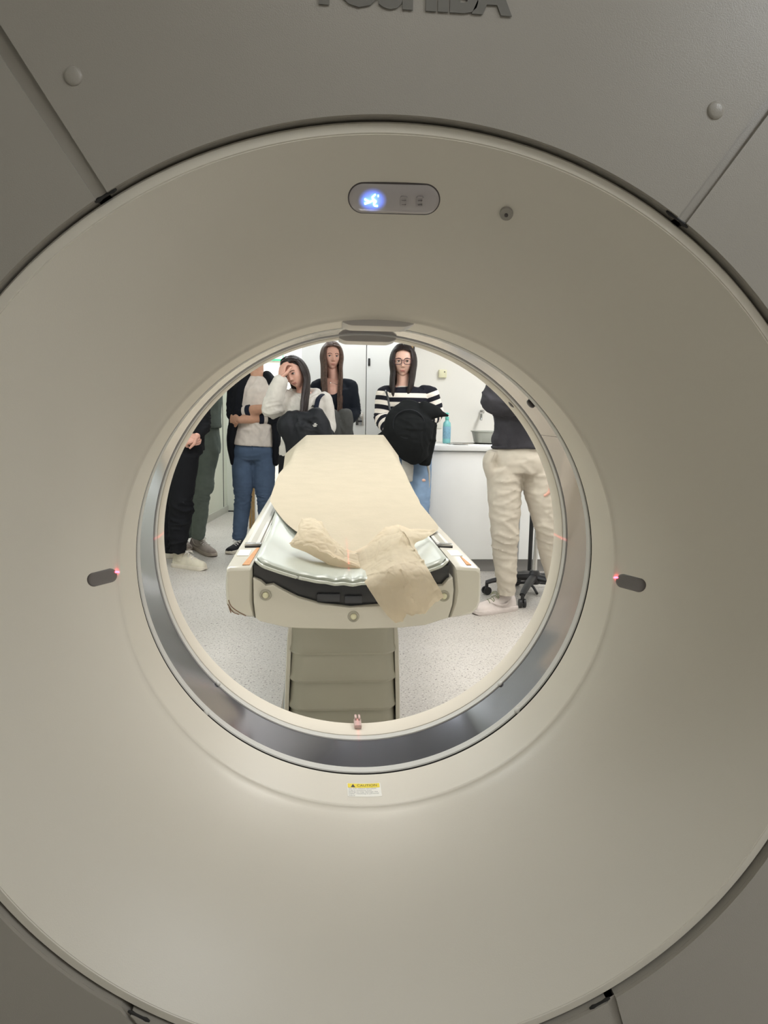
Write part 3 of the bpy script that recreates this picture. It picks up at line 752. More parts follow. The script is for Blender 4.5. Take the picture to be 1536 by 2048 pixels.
# mattress: concave vinyl pad, rising towards its far end
ZFAR = P(690, 870, 4.2).z
def ztop(y): return .822+max(0, y-2.05)*(ZFAR-.006-.822)/2.15
def padz(x, y):
    t = min(max((y-1.9)/.5, 0), 1); t = t*t*(3-2*t)
    c = zc(x)+.022
    return c*(1-t)+(ztop(y)-.006)*t
def wr(x, y):
    return .0035*math.exp(-((y-1.78)/.05)**2)*math.sin((x-.05)*150+noise.noise(Vector((x*30, y*8, 0)))*3)*math.exp(-((x-.01)/.09)**2)+.0012*noise.noise(Vector((x*14, y*9, 3)))
NX, NY = 60, 70
def hw(y): 
    e = max(0, (1.80-y)/.04); return .233-.018*e*e-max(0, y-2.9)*.055
ys = [1.762+(4.2-1.762)*(k/NY)**1.7 for k in range(NY+1)]
vs, fs = [], []
for y in ys:
    for i in range(NX+1):
        u = -1+2*i/NX; x = u*hw(y); ed = max(0, abs(u)-.93)/.07; fe = max(0, 1-(y-1.762)/.012)
        vs.append((x, y, padz(x, y)+wr(x, y)-.006*ed*ed-.005*fe*fe))
N1 = len(vs)
for y in ys:
    for i in range(NX+1):
        u = -1+2*i/NX; x = u*hw(y); vs.append((x, y, min(zc(x)+.004, .79) if y > 2.4 else zc(x)+.0045))
S = NX+1
for j in range(NY):
    for i in range(NX):
        a = j*S+i; fs.append((a, a+1, a+S+1, a+S)); b = a+N1; fs.append((b, b+S, b+S+1, b+1))
for i in range(NX): fs.append((i, i+N1, i+1+N1, i+1)); a = NY*S+i; fs.append((a, a+1, a+1+N1, a+N1))
for j in range(NY): a = j*S; fs.append((a, a+S, a+S+N1, a+N1)); a = j*S+NX; fs.append((a, a+N1, a+S+N1, a+S))
mt = pyd('mattress', vs, fs, M['vinyl'], None, 50)
tagt(mt, 'pale green-grey vinyl mattress lying in the patient table under brown paper', 'mattress')
for zz, rr in ((.0035, .0042),):
    pts = []
    for k in range(61):
        u = -1+2*k/60; x = u*(.2165); pts.append(Vector((x, 1.759, zc(x)+.007+wr(x, 1.78)*.5)))
    L_ = [Vector((-.2335, y, zc(.232)+.010)) for y in (2.3, 2.0, 1.85, 1.80, 1.775)]; R_ = [Vector((-p.x, p.y, p.z)) for p in L_[::-1]]
    tubeo('piping', catmull(L_+pts[::3]+R_, 3), rr, M['pipe'], mt, n=8)

# ---------------------------------------------------------------- kraft paper sheet
def onpaper(u, v, dz=0):
    lo, hi = 1.5, 4.6
    for _ in range(50):
        m_ = (lo+hi)/2; q = P(u, v, m_); zs = (ztop(m_) if m_ > 2.0 else .822)+dz
        if q.z > zs: lo = m_
        else: hi = m_
    return q
def grid_sheet(name, rows, nx, m, crease=.0, fr=18, seed=0, parent=None, sub=4, fac=.5, ridges=(), torn=(), out=(-.5, 1)):
    """rows: list of rows, each a list of Vectors; resampled and crumpled into facets with sharp creases"""
    R2 = []
    for r in rows:
        L = [Vector(p) for p in r]; d = [0]
        for a, b in zip(L, L[1:]): d.append(d[-1]+(b-a).length)
        o = []
        for k in range(nx+1):
            t = d[-1]*k/nx; i = max(0, min(len(L)-2, sum(1 for q in d[1:] if q < t)))
            s = (t-d[i])/max(1e-9, d[i+1]-d[i]); o.append(L[i].lerp(L[i+1], min(1, s)))
        R2.append(o)
    cols = [catmull([r[k] for r in R2], sub) for k in range(nx+1)]
    ny = len(cols[0]); vs, fs = [], []
    for j in range(ny):
        for k in range(nx+1):
            p = cols[k][j].copy()
            if crease:
                o3 = Vector((seed, seed*.7, 1)); w1 = p*fr+o3+noise.noise_vector(p*fr*.5+o3)*.6
                d1 = noise.voronoi(w1)[0]; d2 = noise.voronoi(w1*2.1+o3)[0]
                h = min(.45, d1[1]-d1[0])*1.1+.35*min(.4, d2[1]-d2[0])+.7*noise.noise(p*fr*.45+o3)-.25
                h = h*fac+(1-fac)*noise.noise(p*fr*.5+o3)
                ev = Vector((noise.noise(p*fr*.4+Vector((9, seed, 0)))*.4, out[0], out[1])).normalized()
                p = p+ev*crease*h
                for A, B, wd, hh in ridges:
                    ab = B-A; t = max(0, min(1, (p-A).dot(ab)/ab.length_squared)); q = p-(A+ab*t); dd = q.length
                    sgn = 1 if q.x > 0 else -1
                    p = p+ev*hh*(math.exp(-(dd/wd)**2)+(.45 if sgn > 0 else 0)*math.exp(-(dd/(wd*5))**2))
            if 'end' in torn and j == ny-1: p = p+Vector((0, .001, .0035*noise.noise(p*95)+.002*noise.noise(p*260)))
            vs.append(p)
    S = nx+1
    for j in range(ny-1):
        for k in range(nx): a = j*S+k; fs.append((a, a+1, a+S+1, a+S))
    return pyd(name, vs, fs, m, parent, 80)
LR = [((570, 908), (613, 870.3), (767, 870.3), (797, 912)), ((566, 938), (586, 910), (786, 905), (800, 924)), ((558, 948), (562, 944), (809, 944), (811, 947)), ((545, 982), (548, 978), (826, 980), (828, 982)),
      ((541, 995), (545, 992), (834, 995), (837, 998)), ((540, 1001), (544, 1000), (838, 1005), (841, 1008)), ((543, 1006), (547, 1005), (842, 1010), (845, 1013)), ((552, 1021), (556, 1020), (856, 1028), (860, 1031)), ((568, 1042), (572, 1042), (870, 1048), (876, 1052)),
      ((585, 1058), (590, 1058), (868, 1060), (872, 1063)), ((597, 1066), (602, 1066), (845, 1072), (851, 1076)), ((612, 1072), (618, 1073), (822, 1080), (830, 1086)), ((645, 1085), (650, 1086), (780, 1092), (790, 1095)), ((694, 1104), (698, 1106), (712, 1108), (718, 1106))]
rows = []
for i, (a, b, c, d) in enumerate(LR):
    B, C = onpaper(*b), onpaper(*c)
    if i < 2:
        A, D = P(*a, B.y-.01), P(*d, C.y-.01)
    elif i == len(LR)-1: A, B, C, D = (onpaper(*q, dz=-.006) for q in (a, b, c, d))
    else: A, D = onpaper(*a), onpaper(*d)
    mid = [B.lerp(C, t) for t in (.2, .4, .6, .8)]
    for q, t in zip(mid, (.2, .4, .6, .8)): q.z += .002*math.sin(PI*t) if i < 3 else 0
    rows.append([A, B]+mid+[C, D])
ps = grid_sheet('kraft_paper_sheet', rows, 60, M['kraft'], .0030, 5, 4, sub=6, fac=.1)
tagt(ps, 'long sheet of tan kraft paper covering the patient table, crumpled front end', 'paper')
fold = {'s': None}
def pr(lst): return [P(u, v, Y) for u, v, Y in lst]
# left curl of the crumpled end, folded up and back
rows = [pr([(601, 1066, 2.03), (597, 1050, 2.03), (604, 1036, 2.05), (622, 1036, 2.05), (642, 1045, 2.03), (665, 1078, 1.985), (690, 1099, 1.955), (714, 1104, 1.95)]),
        pr([(592, 1072, 1.99), (600, 1055, 1.98), (625, 1052, 1.97), (645, 1064, 1.95), (668, 1092, 1.93), (692, 1108, 1.92), (716, 1114, 1.92)]),
        pr([(582, 1082, 1.95), (605, 1074, 1.93), (630, 1078, 1.915), (652, 1092, 1.90), (670, 1107, 1.90), (694, 1121, 1.885), (719, 1127, 1.88)]),
        pr([(578, 1089, 1.94), (608, 1092, 1.905), (630, 1098, 1.89), (652, 1107, 1.88), (672, 1116, 1.87), (696, 1126, 1.865), (720, 1134, 1.86)])]
lf = grid_sheet('crumpled_fold', rows, 90, M['kraftd'], .012, 28, 1, ps, sub=22, fac=.75, torn=('end',))
rows = [pr([(579, 1085, 1.945), (608, 1087, 1.915), (630, 1092, 1.90), (652, 1101, 1.89), (672, 1110, 1.88), (696, 1120, 1.875), (720, 1128, 1.87)]),
        pr([(584, 1094, 1.95), (610, 1103, 1.93), (632, 1114, 1.92), (654, 1126, 1.90), (674, 1135, 1.885), (698, 1142, 1.88), (723, 1150, 1.87)]),
        pr([(600, 1098, 1.97), (615, 1104, 1.96), (636, 1116, 1.94), (660, 1128, 1.92), (678, 1137, 1.91), (700, 1146, 1.89), (724, 1158, 1.88)])]
grid_sheet('fold_underside', rows, 60, M['kraftd'], .002, 30, 2, ps, sub=6)
# right part: ridge, then the piece hanging over the front cover
rows = [pr([(708, 1103, 1.96), (735, 1090, 1.985), (752, 1072, 2.0), (770, 1055, 2.02), (796, 1050, 2.03), (818, 1057, 2.02), (842, 1058, 2.03), (872, 1059, 2.05)]),
        pr([(712, 1106, 1.945), (737, 1094, 1.955), (758, 1079, 1.96), (778, 1066, 1.96), (799, 1061, 1.955), (822, 1070, 1.955), (838, 1073, 1.98), (852, 1076, 2.0)]),
        pr([(716, 1118, 1.92), (740, 1108, 1.915), (760, 1096, 1.905), (782, 1082, 1.895), (802, 1072, 1.89), (816, 1078, 1.90), (824, 1084, 1.915), (830, 1088, 1.94)]),
        pr([(719, 1135, 1.88), (741, 1124, 1.875), (762, 1112, 1.865), (784, 1100, 1.85), (804, 1096, 1.845), (820, 1098, 1.85), (829, 1100, 1.855), (834, 1102, 1.87)]),
        pr([(721, 1150, 1.82), (742, 1142, 1.81), (764, 1130, 1.80), (786, 1120, 1.785), (806, 1116, 1.785), (824, 1118, 1.79), (836, 1119, 1.80), (844, 1120, 1.81)]),
        pr([(730, 1166, 1.755), (748, 1158, 1.745), (768, 1148, 1.735), (790, 1142, 1.725), (810, 1140, 1.722), (832, 1139, 1.73), (846, 1138, 1.735), (856, 1138, 1.745)]),
        pr([(746, 1192, 1.728), (762, 1184, 1.72), (780, 1176, 1.712), (800, 1172, 1.706), (820, 1168, 1.70), (840, 1166, 1.706), (856, 1163, 1.712), (869, 1160, 1.72)]),
        pr([(766, 1222, 1.732), (784, 1216, 1.725), (800, 1208, 1.715), (814, 1202, 1.71), (828, 1198, 1.703), (848, 1194, 1.706), (866, 1188, 1.71), (882, 1182, 1.72)]),
        pr([(790, 1247, 1.733), (806, 1243, 1.728), (814, 1228, 1.72), (824, 1231, 1.716), (840, 1228, 1.708), (852, 1226, 1.708), (868, 1208, 1.71), (888, 1195, 1.718)])]
RG = [(P(776, 1146, 1.735), P(808, 1175, 1.708), .0022, .006), (P(800, 1138, 1.728), P(826, 1205, 1.705), .0022, .007), (P(798, 1058, 1.95), P(846, 1125, 1.79), .006, .010),
      (P(722, 1150, 1.81), P(770, 1138, 1.74), .004, .004), (P(770, 1138, 1.74), P(850, 1120, 1.79), .004, .004), (P(758, 1080, 1.94), P(752, 1120, 1.87), .003, .004)]
rf = grid_sheet('hanging_end', rows, 120, M['kraftd'], .010, 22, 6, ps, sub=16, fac=.7, ridges=RG, torn=('end',), out=(-1, .55))

# ---------------------------------------------------------------- counter, sink and things on it
CX0 = .69
for i, (a, b) in enumerate(((CX0, 1.37), (1.375, 1.98), (1.985, 2.6), (2.605, XR-.01))):
    t = thing('base_cabinet', ((a+b)/2, 5.6, 0), 'white laminate base cabinet under the worktop, '+['leftmost and nearest the striped jumper', 'second from the left behind the beige trousers', 'third from the left', 'rightmost in the corner'][i], 'cabinet', 'cabinets under the sink worktop')
    boxo('carcass', a, b, 5.335, 5.895, .10, .905, M['white'], t)
    dr = boxo('cabinet_door', a+.004 if i else a, b-.004, 5.315, 5.335, .105, .898, M['white'], t, .002)
    if i: tubeo('handle', [Vector((b-.05, 5.31, .70)), Vector((b-.05, 5.29, .70)), Vector((b-.05, 5.29, .82)), Vector((b-.05, 5.31, .82))], .005, M['chrome'], dr, n=8)
    boxo('toe_kick', a, b, 5.38, 5.895, 0, .10, M['plinth'], t)
wt = boxo('worktop', CX0-.012, XR-.005, 5.29, 5.898, .906, .945, M['white'], None, .004)
tagt(wt, 'long white laminate worktop running along the right wall', 'worktop')
sk = thing('sink', (1.08, 5.52, .945), 'stainless steel sink rim set into the white worktop', 'sink')
bm = bmesh.new(); n = 48; rows = []
for rx, ry, z in ((.235, .16, .9455), (.232, .157, .9515), (.215, .14, .9515), (.205, .13, .9465), (.19, .12, .9462)):
    rows.append([bm.verts.new((1.085+rx*math.copysign(abs(math.cos(a))**.6, math.cos(a)), 5.51+ry*math.copysign(abs(math.sin(a))**.6, math.sin(a)), z)) for a in [2*PI*k/n for k in range(n)]])
for A, B in zip(rows, rows[1:]):
    for i in range(n): bm.faces.new((A[i], A[(i+1) % n], B[(i+1) % n], B[i]))
bm.faces.new(rows[-1]); fin('rim', bm, M['steel'], sk)
bm = bmesh.new(); bmesh.ops.create_cone(bm, cap_ends=True, segments=20, radius1=.03, radius2=.028, depth=.004, matrix=Matrix.Translation((1.0, 5.52, .948))); fin('drain', bm, M['shellgap'], sk)
def lathe_z(name, c, prof, m, parent=None, n=32, sx=1, sy=1, cap=True, pw=1):
    bm = bmesh.new(); rows = []
    f = lambda v: math.copysign(abs(v)**pw, v)
    for r, z in prof: rows.append([bm.verts.new((c[0]+r*sx*f(math.cos(2*PI*k/n)), c[1]+r*sy*f(math.sin(2*PI*k/n)), c[2]+z)) for k in range(n)])
    for A, B in zip(rows, rows[1:]):
        for i in range(n): bm.faces.new((A[i], A[(i+1) % n], B[(i+1) % n], B[i]))
    if cap: bm.faces.new(rows[0][::-1]); bm.faces.new(rows[-1])
    return fin(name, bm, m, parent, 35)
bx = P(893, 880, 5.60).x
bt = thing('soap_bottle', (bx, 5.60, .945), 'translucent aqua pump bottle standing on the white worktop', 'bottle')
bo = lathe_z('bottle_body', (bx, 5.6, .9465), [(.024, 0), (.0275, .004), (.0285, .02), (.0285, .135), (.026, .155), (.014, .170), (.0125, .182)], M['blue'], bt, sx=1.05, sy=.75)
lathe_z('bottle_label', (bx, 5.6, .9465), [(.0288, .035), (.0293, .036), (.0293, .125), (.0288, .126)], M['bluelab'], bo, sx=1.05, sy=.75)
lathe_z('collar', (bx, 5.6, 1.126), [(.0145, 0), (.015, .002), (.015, .018), (.006, .022), (.005, .04)], M['bluecap'], bt)
tubeo('pump_head', [Vector((bx+.012, 5.6, 1.168)), Vector((bx-.002, 5.6, 1.172)), Vector((bx-.028, 5.598, 1.168)), Vector((bx-.032, 5.598, 1.160))], [.007, .008, .005, .004], M['bluecap'], bt)
q0, q1 = P(943, 861, 5.62), P(1010, 882, 5.62)
bw = (q1.x-q0.x)
bs = thing('plastic_basin', (q0.x+bw/2, 5.62, .952), 'grey plastic washing basin resting on the sink rim', 'basin')
lathe_z('basin_wall', (q0.x+bw/2, 5.62, .9535), [(bw*.38, 0), (bw*.40, .004), (bw*.47, .082), (bw*.5, .084), (bw*.5, .091), (bw*.465, .090), (bw*.375, .008)], M['basin'], bs, sx=1, sy=.72, pw=.55, n=40)
tp = thing('wall_tap', (1.13, 5.9, 1.16), 'small chrome tap fixed to the wall above the sink', 'tap')
c = P(957, 832, 5.86)
tubeo('spout', [Vector((c.x+.03, 5.90, c.z+.02)), Vector((c.x+.02, 5.84, c.z+.025)), Vector((c.x+.005, 5.78, c.z+.01)), Vector((c.x, 5.76, c.z-.03))], .011, M['chrome'], tp)
lathe_z('tap_knob', (c.x+.03, 5.87, c.z+.02), [(.012, 0), (.019, .004), (.019, .024), (.012, .03)], M['chrome'], tp)
c = P(885, 747.5, 5.89); s_ = .031
sw = thing('wall_thermostat', (c.x, 5.9, c.z-s_), 'small square cream control box high on the wall above the bottle', 'switch')
hb = boxo('housing', c.x-s_, c.x+s_, 5.868, 5.9, c.z-s_, c.z+s_, M['switch'], sw, .004)
boxo('indicator', c.x+.008, c.x+.018, 5.864, 5.869, c.z+.010, c.z+.017, M['black'], hb, .001)
c = P(876, 848, 5.89)
so = thing('wall_socket', (c.x, 5.9, c.z-.03), 'white flush socket plate on the wall just left of the bottle', 'socket')
boxo('plate', c.x-.03, c.x+.03, 5.89, 5.9, c.z-.035, c.z+.035, M['trimw'], so, .003)

# ---------------------------------------------------------------- stool base and drip stand
st = thing('rolling_stool', (1.30, 4.62, 0), 'black five-legged swivel stool behind the white trainers', 'stool')
hubc = Vector((1.30, 4.62, .13))
lathe_z('hub', (1.30, 4.62, .085), [(.03, 0), (.045, .01), (.048, .05), (.035, .075), (.028, .09)], M['black'], st)
for k in range(5):
    a = R(172+72*k-3); d = Vector((math.cos(a), math.sin(a), 0)); side = d.cross(Vector((0, 0, 1)))
    lg = tubeo('leg', [hubc+d*.02, hubc+d*.14+Vector((0, 0, -.005)), hubc+d*.27+Vector((0, 0, -.035)), hubc+d*.31+Vector((0, 0, -.05))], [(.028, .026), (.025, .02), (.021, .015), (.018, .014)], M['black'], st, side=side)
    c = hubc+d*.305; 
    bm = bmesh.new()
    for s2 in (-1, 1):
        bmesh.ops.create_cone(bm, cap_ends=True, segments=18, radius1=.027, radius2=.027, depth=.014, matrix=Matrix.Translation((c.x, c.y, .0275))@Matrix.Rotation(a+.5, 4, 'Z')@Matrix.Translation((0, s2*.013, 0))@Matrix.Rotation(PI/2, 4, 'X'))
    fin('caster', bm, M['black'], lg)
    tubeo('caster_stem', [Vector((c.x, c.y, .03)), Vector((c.x, c.y, .085))], [.012, .011], M['black'], lg)
tubeo('gas_column', [Vector((1.30, 4.62, .16)), Vector((1.30, 4.62, .40)), Vector((1.30, 4.62, .72))], [.017, .012, .012], M['chrome'], st)
lathe_z('seat', (1.30, 4.62, .71), [(.02, 0), (.15, .005), (.17, .02), (.172, .05), (.15, .068), (.02, .072)], M['black'], st)
iv = thing('drip_stand', (1.335, 4.86, 0), 'thin dark upright stand seen between the beige trouser legs', 'stand')
tubeo('pole', [Vector((1.335, 4.86, .03)), Vector((1.335, 4.86, 1.0)), Vector((1.335, 4.86, 1.25))], .0145, M['black'], iv)
for k in range(4):
    a = PI/4*0+PI/2*k; d = Vector((math.cos(a), math.sin(a), 0))
    tubeo('foot', [Vector((1.335, 4.86, .04)), Vector((1.335, 4.86, .03))+d*.12, Vector((1.335, 4.86, .010))+d*.2], [.010, .009, .009], M['black'], iv)
lathe_z('tray_top', (1.335, 4.86, 1.25), [(.02, 0), (.12, .004), (.13, .016), (.125, .017), (.115, .008)], M['steel'], iv)
# ================================================================ people
def tmpobj(bm):
    me = bpy.data.meshes.new('tmp'); bmesh.ops.recalc_face_normals(bm, faces=bm.faces); bm.to_mesh(me); bm.free()
    o = bpy.data.objects.new('tmp', me); COL.objects.link(o); return o
def resamp(path, k=5):
    """path: list of (point, rx, ry) -> finer smooth list"""
    pts = catmull([p for p, _, _ in path], k); rr = catmull([Vector((a, b, 0)) for _, a, b in path], k)
    return pts, [(max(.003, q.x), max(.003, q.y)) for q in rr]
def fuse(tubes, voxel=.009, sm=3, n=20):
    """union of tapered limbs as one continuous surface; returns mesh"""
    bm = bmesh.new()
    for t in tubes:
        pts, rr = resamp(t['path'], t.get('k', 5)); ring_tube(bm, pts, rr, t.get('side', (1, 0, 0)), n)
        for e, s in ((0, 1), (-1, -1)):                 # rounded ends
            if t.get('round', True):
                d = (pts[0]-pts[1]).normalized() if e == 0 else (pts[-1]-pts[-2]).normalized()
                r = rr[e]; q = [pts[e], pts[e]+d*min(r)*.45, pts[e]+d*min(r)*.75]
                ring_tube(bm, q, [r, (r[0]*.85, r[1]*.85), (r[0]*.45, r[1]*.45)], t.get('side', (1, 0, 0)), n)
    o = tmpobj(bm)
    md = o.modifiers.new('r', 'REMESH'); md.mode = 'VOXEL'; md.voxel_size = voxel
    s = o.modifiers.new('s', 'SMOOTH'); s.factor = .5; s.iterations = sm
    dg = bpy.context.evaluated_depsgraph_get(); dg.update()
    me = bpy.data.meshes.new_from_object(o.evaluated_get(dg)); old = o.data
    bpy.data.objects.remove(o); bpy.data.meshes.remove(old)
    me.materials.clear()
    return me
def arr(me):
    a = np.empty(len(me.vertices)*3, 'f'); me.vertices.foreach_get('co', a); return a.reshape(-1, 3)
def nrm(me):
    a = np.empty(len(me.vertices)*3, 'f'); me.vertices.foreach_get('normal', a); return a.reshape(-1, 3)
def put(me, a): me.vertices.foreach_set('co', a.astype('f').ravel()); me.update()
def wrinkle(me, amp=.003, freq=14, folds=(), seed=0, stretch=(1, 1, 1)):
    """cloth relief: soft noise plus folds [(centre, direction, radius, wavelength, amp)]"""
    c = arr(me); n = nrm(me); d = np.zeros(len(c))
    if amp:
        st = Vector(stretch)
        d += np.array([noise.noise(Vector((v[0]*st.x, v[1]*st.y, v[2]*st.z))*freq+Vector((seed, 0, 0)))+.5*noise.noise(Vector((v[0]*st.x, v[1]*st.y, v[2]*st.z))*freq*2.3+Vector((0, seed, 0))) for v in c.tolist()])*amp
    for (ct_, dr, rad, wl, am) in folds:
        ct_ = np.array(ct_); dr = np.array(Vector(dr).normalized()); q = c-ct_
        f = np.exp(-(q**2).sum(1)/rad**2); m = f > .03
        u = Vector(dr.tolist()); t1 = u.orthogonal().normalized(); t2 = u.cross(t1)
        vals = []
        for v in q[m].tolist():
            v = Vector(v); k = noise.noise(v*7+Vector((seed, 4, 1)))*.9
            w_ = Vector((v.dot(u)/wl*1.15+k, v.dot(t1)/wl*.30+seed, v.dot(t2)/wl*.30))
            r1 = 1-2*abs(noise.noise(w_)); r2 = 1-2*abs(noise.noise(w_*1.9+Vector((5, 1, seed))))
            vals.append(max(0, r1)**3*1.5-.45+.35*(max(0, r2)**2-.3))
        d[m] += am*f[m]*np.array(vals)*1.3
    put(me, c+n*d[:, None]); return me
def colour(me, fn):
    """vertex colour 'Col' (linear) from a function of the vertex positions"""
    at = me.color_attributes.new('Col', 'FLOAT_COLOR', 'POINT'); c = arr(me); out = np.ones((len(c), 4), 'f'); out[:, :3] = fn(c)
    at.data.foreach_set('color', out.ravel())
SK = {'fair': s2l(228, 186, 168), 'rosy': s2l(222, 174, 156), 'tan': s2l(204, 158, 132)}

def head_mesh(c, up, face, col, size=1.0, female=True):
    """sculpted head; c = centre, up and face = direction vectors. Returns (mesh, matrix, surface function)"""
    up = Vector(up).normalized(); f = (Vector(face)-up*Vector(face).dot(up)).normalized(); x = f.cross(up)  # x to the image right when facing the camera
    Mx = Matrix((( x.x, -f.x, up.x, c[0]), (x.y, -f.y, up.y, c[1]), (x.z, -f.z, up.z, c[2]), (0, 0, 0, 1)))
    jaw = .40 if female else .32
    def sh(d):
        """unit direction (x, y, z), front -y -> local position"""
        X, Y, Z = d
        px, py, pz = X*.073, Y*.092, Z*.1125
        if Z < 0:
            t = (-Z)**1.3; px *= 1-jaw*t
            if Y > 0: py *= 1-.55*(-Z)**.9
            else: py *= 1+.02*t
        if Z > 0: px *= 1+.05*Z*(1-Z)*4*.6
        if Y < 0: py = py*(1-.06*(1-abs(X)))  # flatter face
        if Y < .1:
            g = lambda a, b, sx, sz: math.exp(-((px-a)/sx)**2-((pz-b)/sz)**2)
            fr = min(1, max(0, (.1-Y)/.5))
            o = 0
            # nose
            if pz < .020 and pz > -.06:
                k = min(1, max(0, (.018-pz)/.052)); prj = .003+.0165*k**1.3 if pz > -.034 else .0195*max(0, 1-(-.034-pz)/.012)
                wn = .0072+.0035*k
                o += prj*math.exp(-(px/wn)**2)
            for s in (-1, 1):
                o += .0045*math.exp(-((px-s*.0105)/.0055)**2-((pz+.035)/.0065)**2)     # nostril wings
                o -= .0080*g(s*.030, .002, .0145, .0105)                                    # sockets
                o += .0030*g(s*.027, .0205, .018, .006)                                     # brow
                o += .0045*g(s*.043, -.024, .018, .018)                                     # cheek
            o += .0050*g(0, -.0585, .019, .0045)+.0056*g(0, -.0685, .016, .0048)-.0030*g(0, -.0635, .021, .0017)
            o -= .0030*g(0, -.0785, .018, .005); o += .0060*g(0, -.097, .018, .012)
            py -= o*fr
        return Vector((px, py, pz))*size
    bm = bmesh.new(); nu, nv = 84, 72; rows = []
    top = bm.verts.new(Mx@sh((0, 0, 1))); bot = bm.verts.new(Mx@sh((0, 0, -1)))
    for j in range(1, nv):
        th = PI*j/nv; r = []
        for i in range(nu):
            ph = 2*PI*i/nu; ph = ph-.45*math.sin(ph)*.9      # denser towards the face at ph = 0
            d = (math.sin(th)*math.sin(ph), -math.sin(th)*math.cos(ph), math.cos(th)); r.append(bm.verts.new(Mx@sh(d)))
        rows.append(r)
    for i in range(nu):
        bm.faces.new((top, rows[0][i], rows[0][(i+1) % nu])); bm.faces.new((bot, rows[-1][(i+1) % nu], rows[-1][i]))
        for A, B in zip(rows, rows[1:]): bm.faces.new((A[i], B[i], B[(i+1) % nu], A[(i+1) % nu]))
    for s in (-1, 1):                       # ears
        pts = [Mx@(Vector((s*(.0715+.004*math.sin(t*PI)), .006+.010*math.sin(t*PI)-.002, .022-.052*t))*size) for t in [k/8 for k in range(9)]]
        ring_tube(bm, pts, [(.003+.006*math.sin(PI*min(1, k/8*.9+.08)), .0025+.010*math.sin(PI*min(1, k/8*.85+.1))) for k in range(9)], tuple(x), 12)
        pts = [Mx@(Vector((s*(.0745+.004*math.sin(t*PI)), .018*math.sin(t*PI), .026-.055*t))*size) for t in [k/8 for k in range(9)]]
        ring_tube(bm, pts, [.003]*9, tuple(x), 8)
    bmesh.ops.recalc_face_normals(bm, faces=bm.faces)
    me = bpy.data.meshes.new('head'); bm.to_mesh(me); bm.free()
    def surf(lx, lz, off=0):                # a point on the front of the face at local x, z
        lo = 0
        d = None; px, pz = lx, lz
        X, Z = lx/.073, lz/.1125
        for _ in range(12):
            r2 = min(.98, X*X+Z*Z); Yv = -math.sqrt(1-r2); q = sh((X, Yv, Z)); X += (lx*size-q.x)/(.073*size)*.8; Z += (lz*size-q.z)/(.1125*size)*.8
        return Mx@(q+Vector((0, -off, 0)))
    return me, Mx, surf, sh
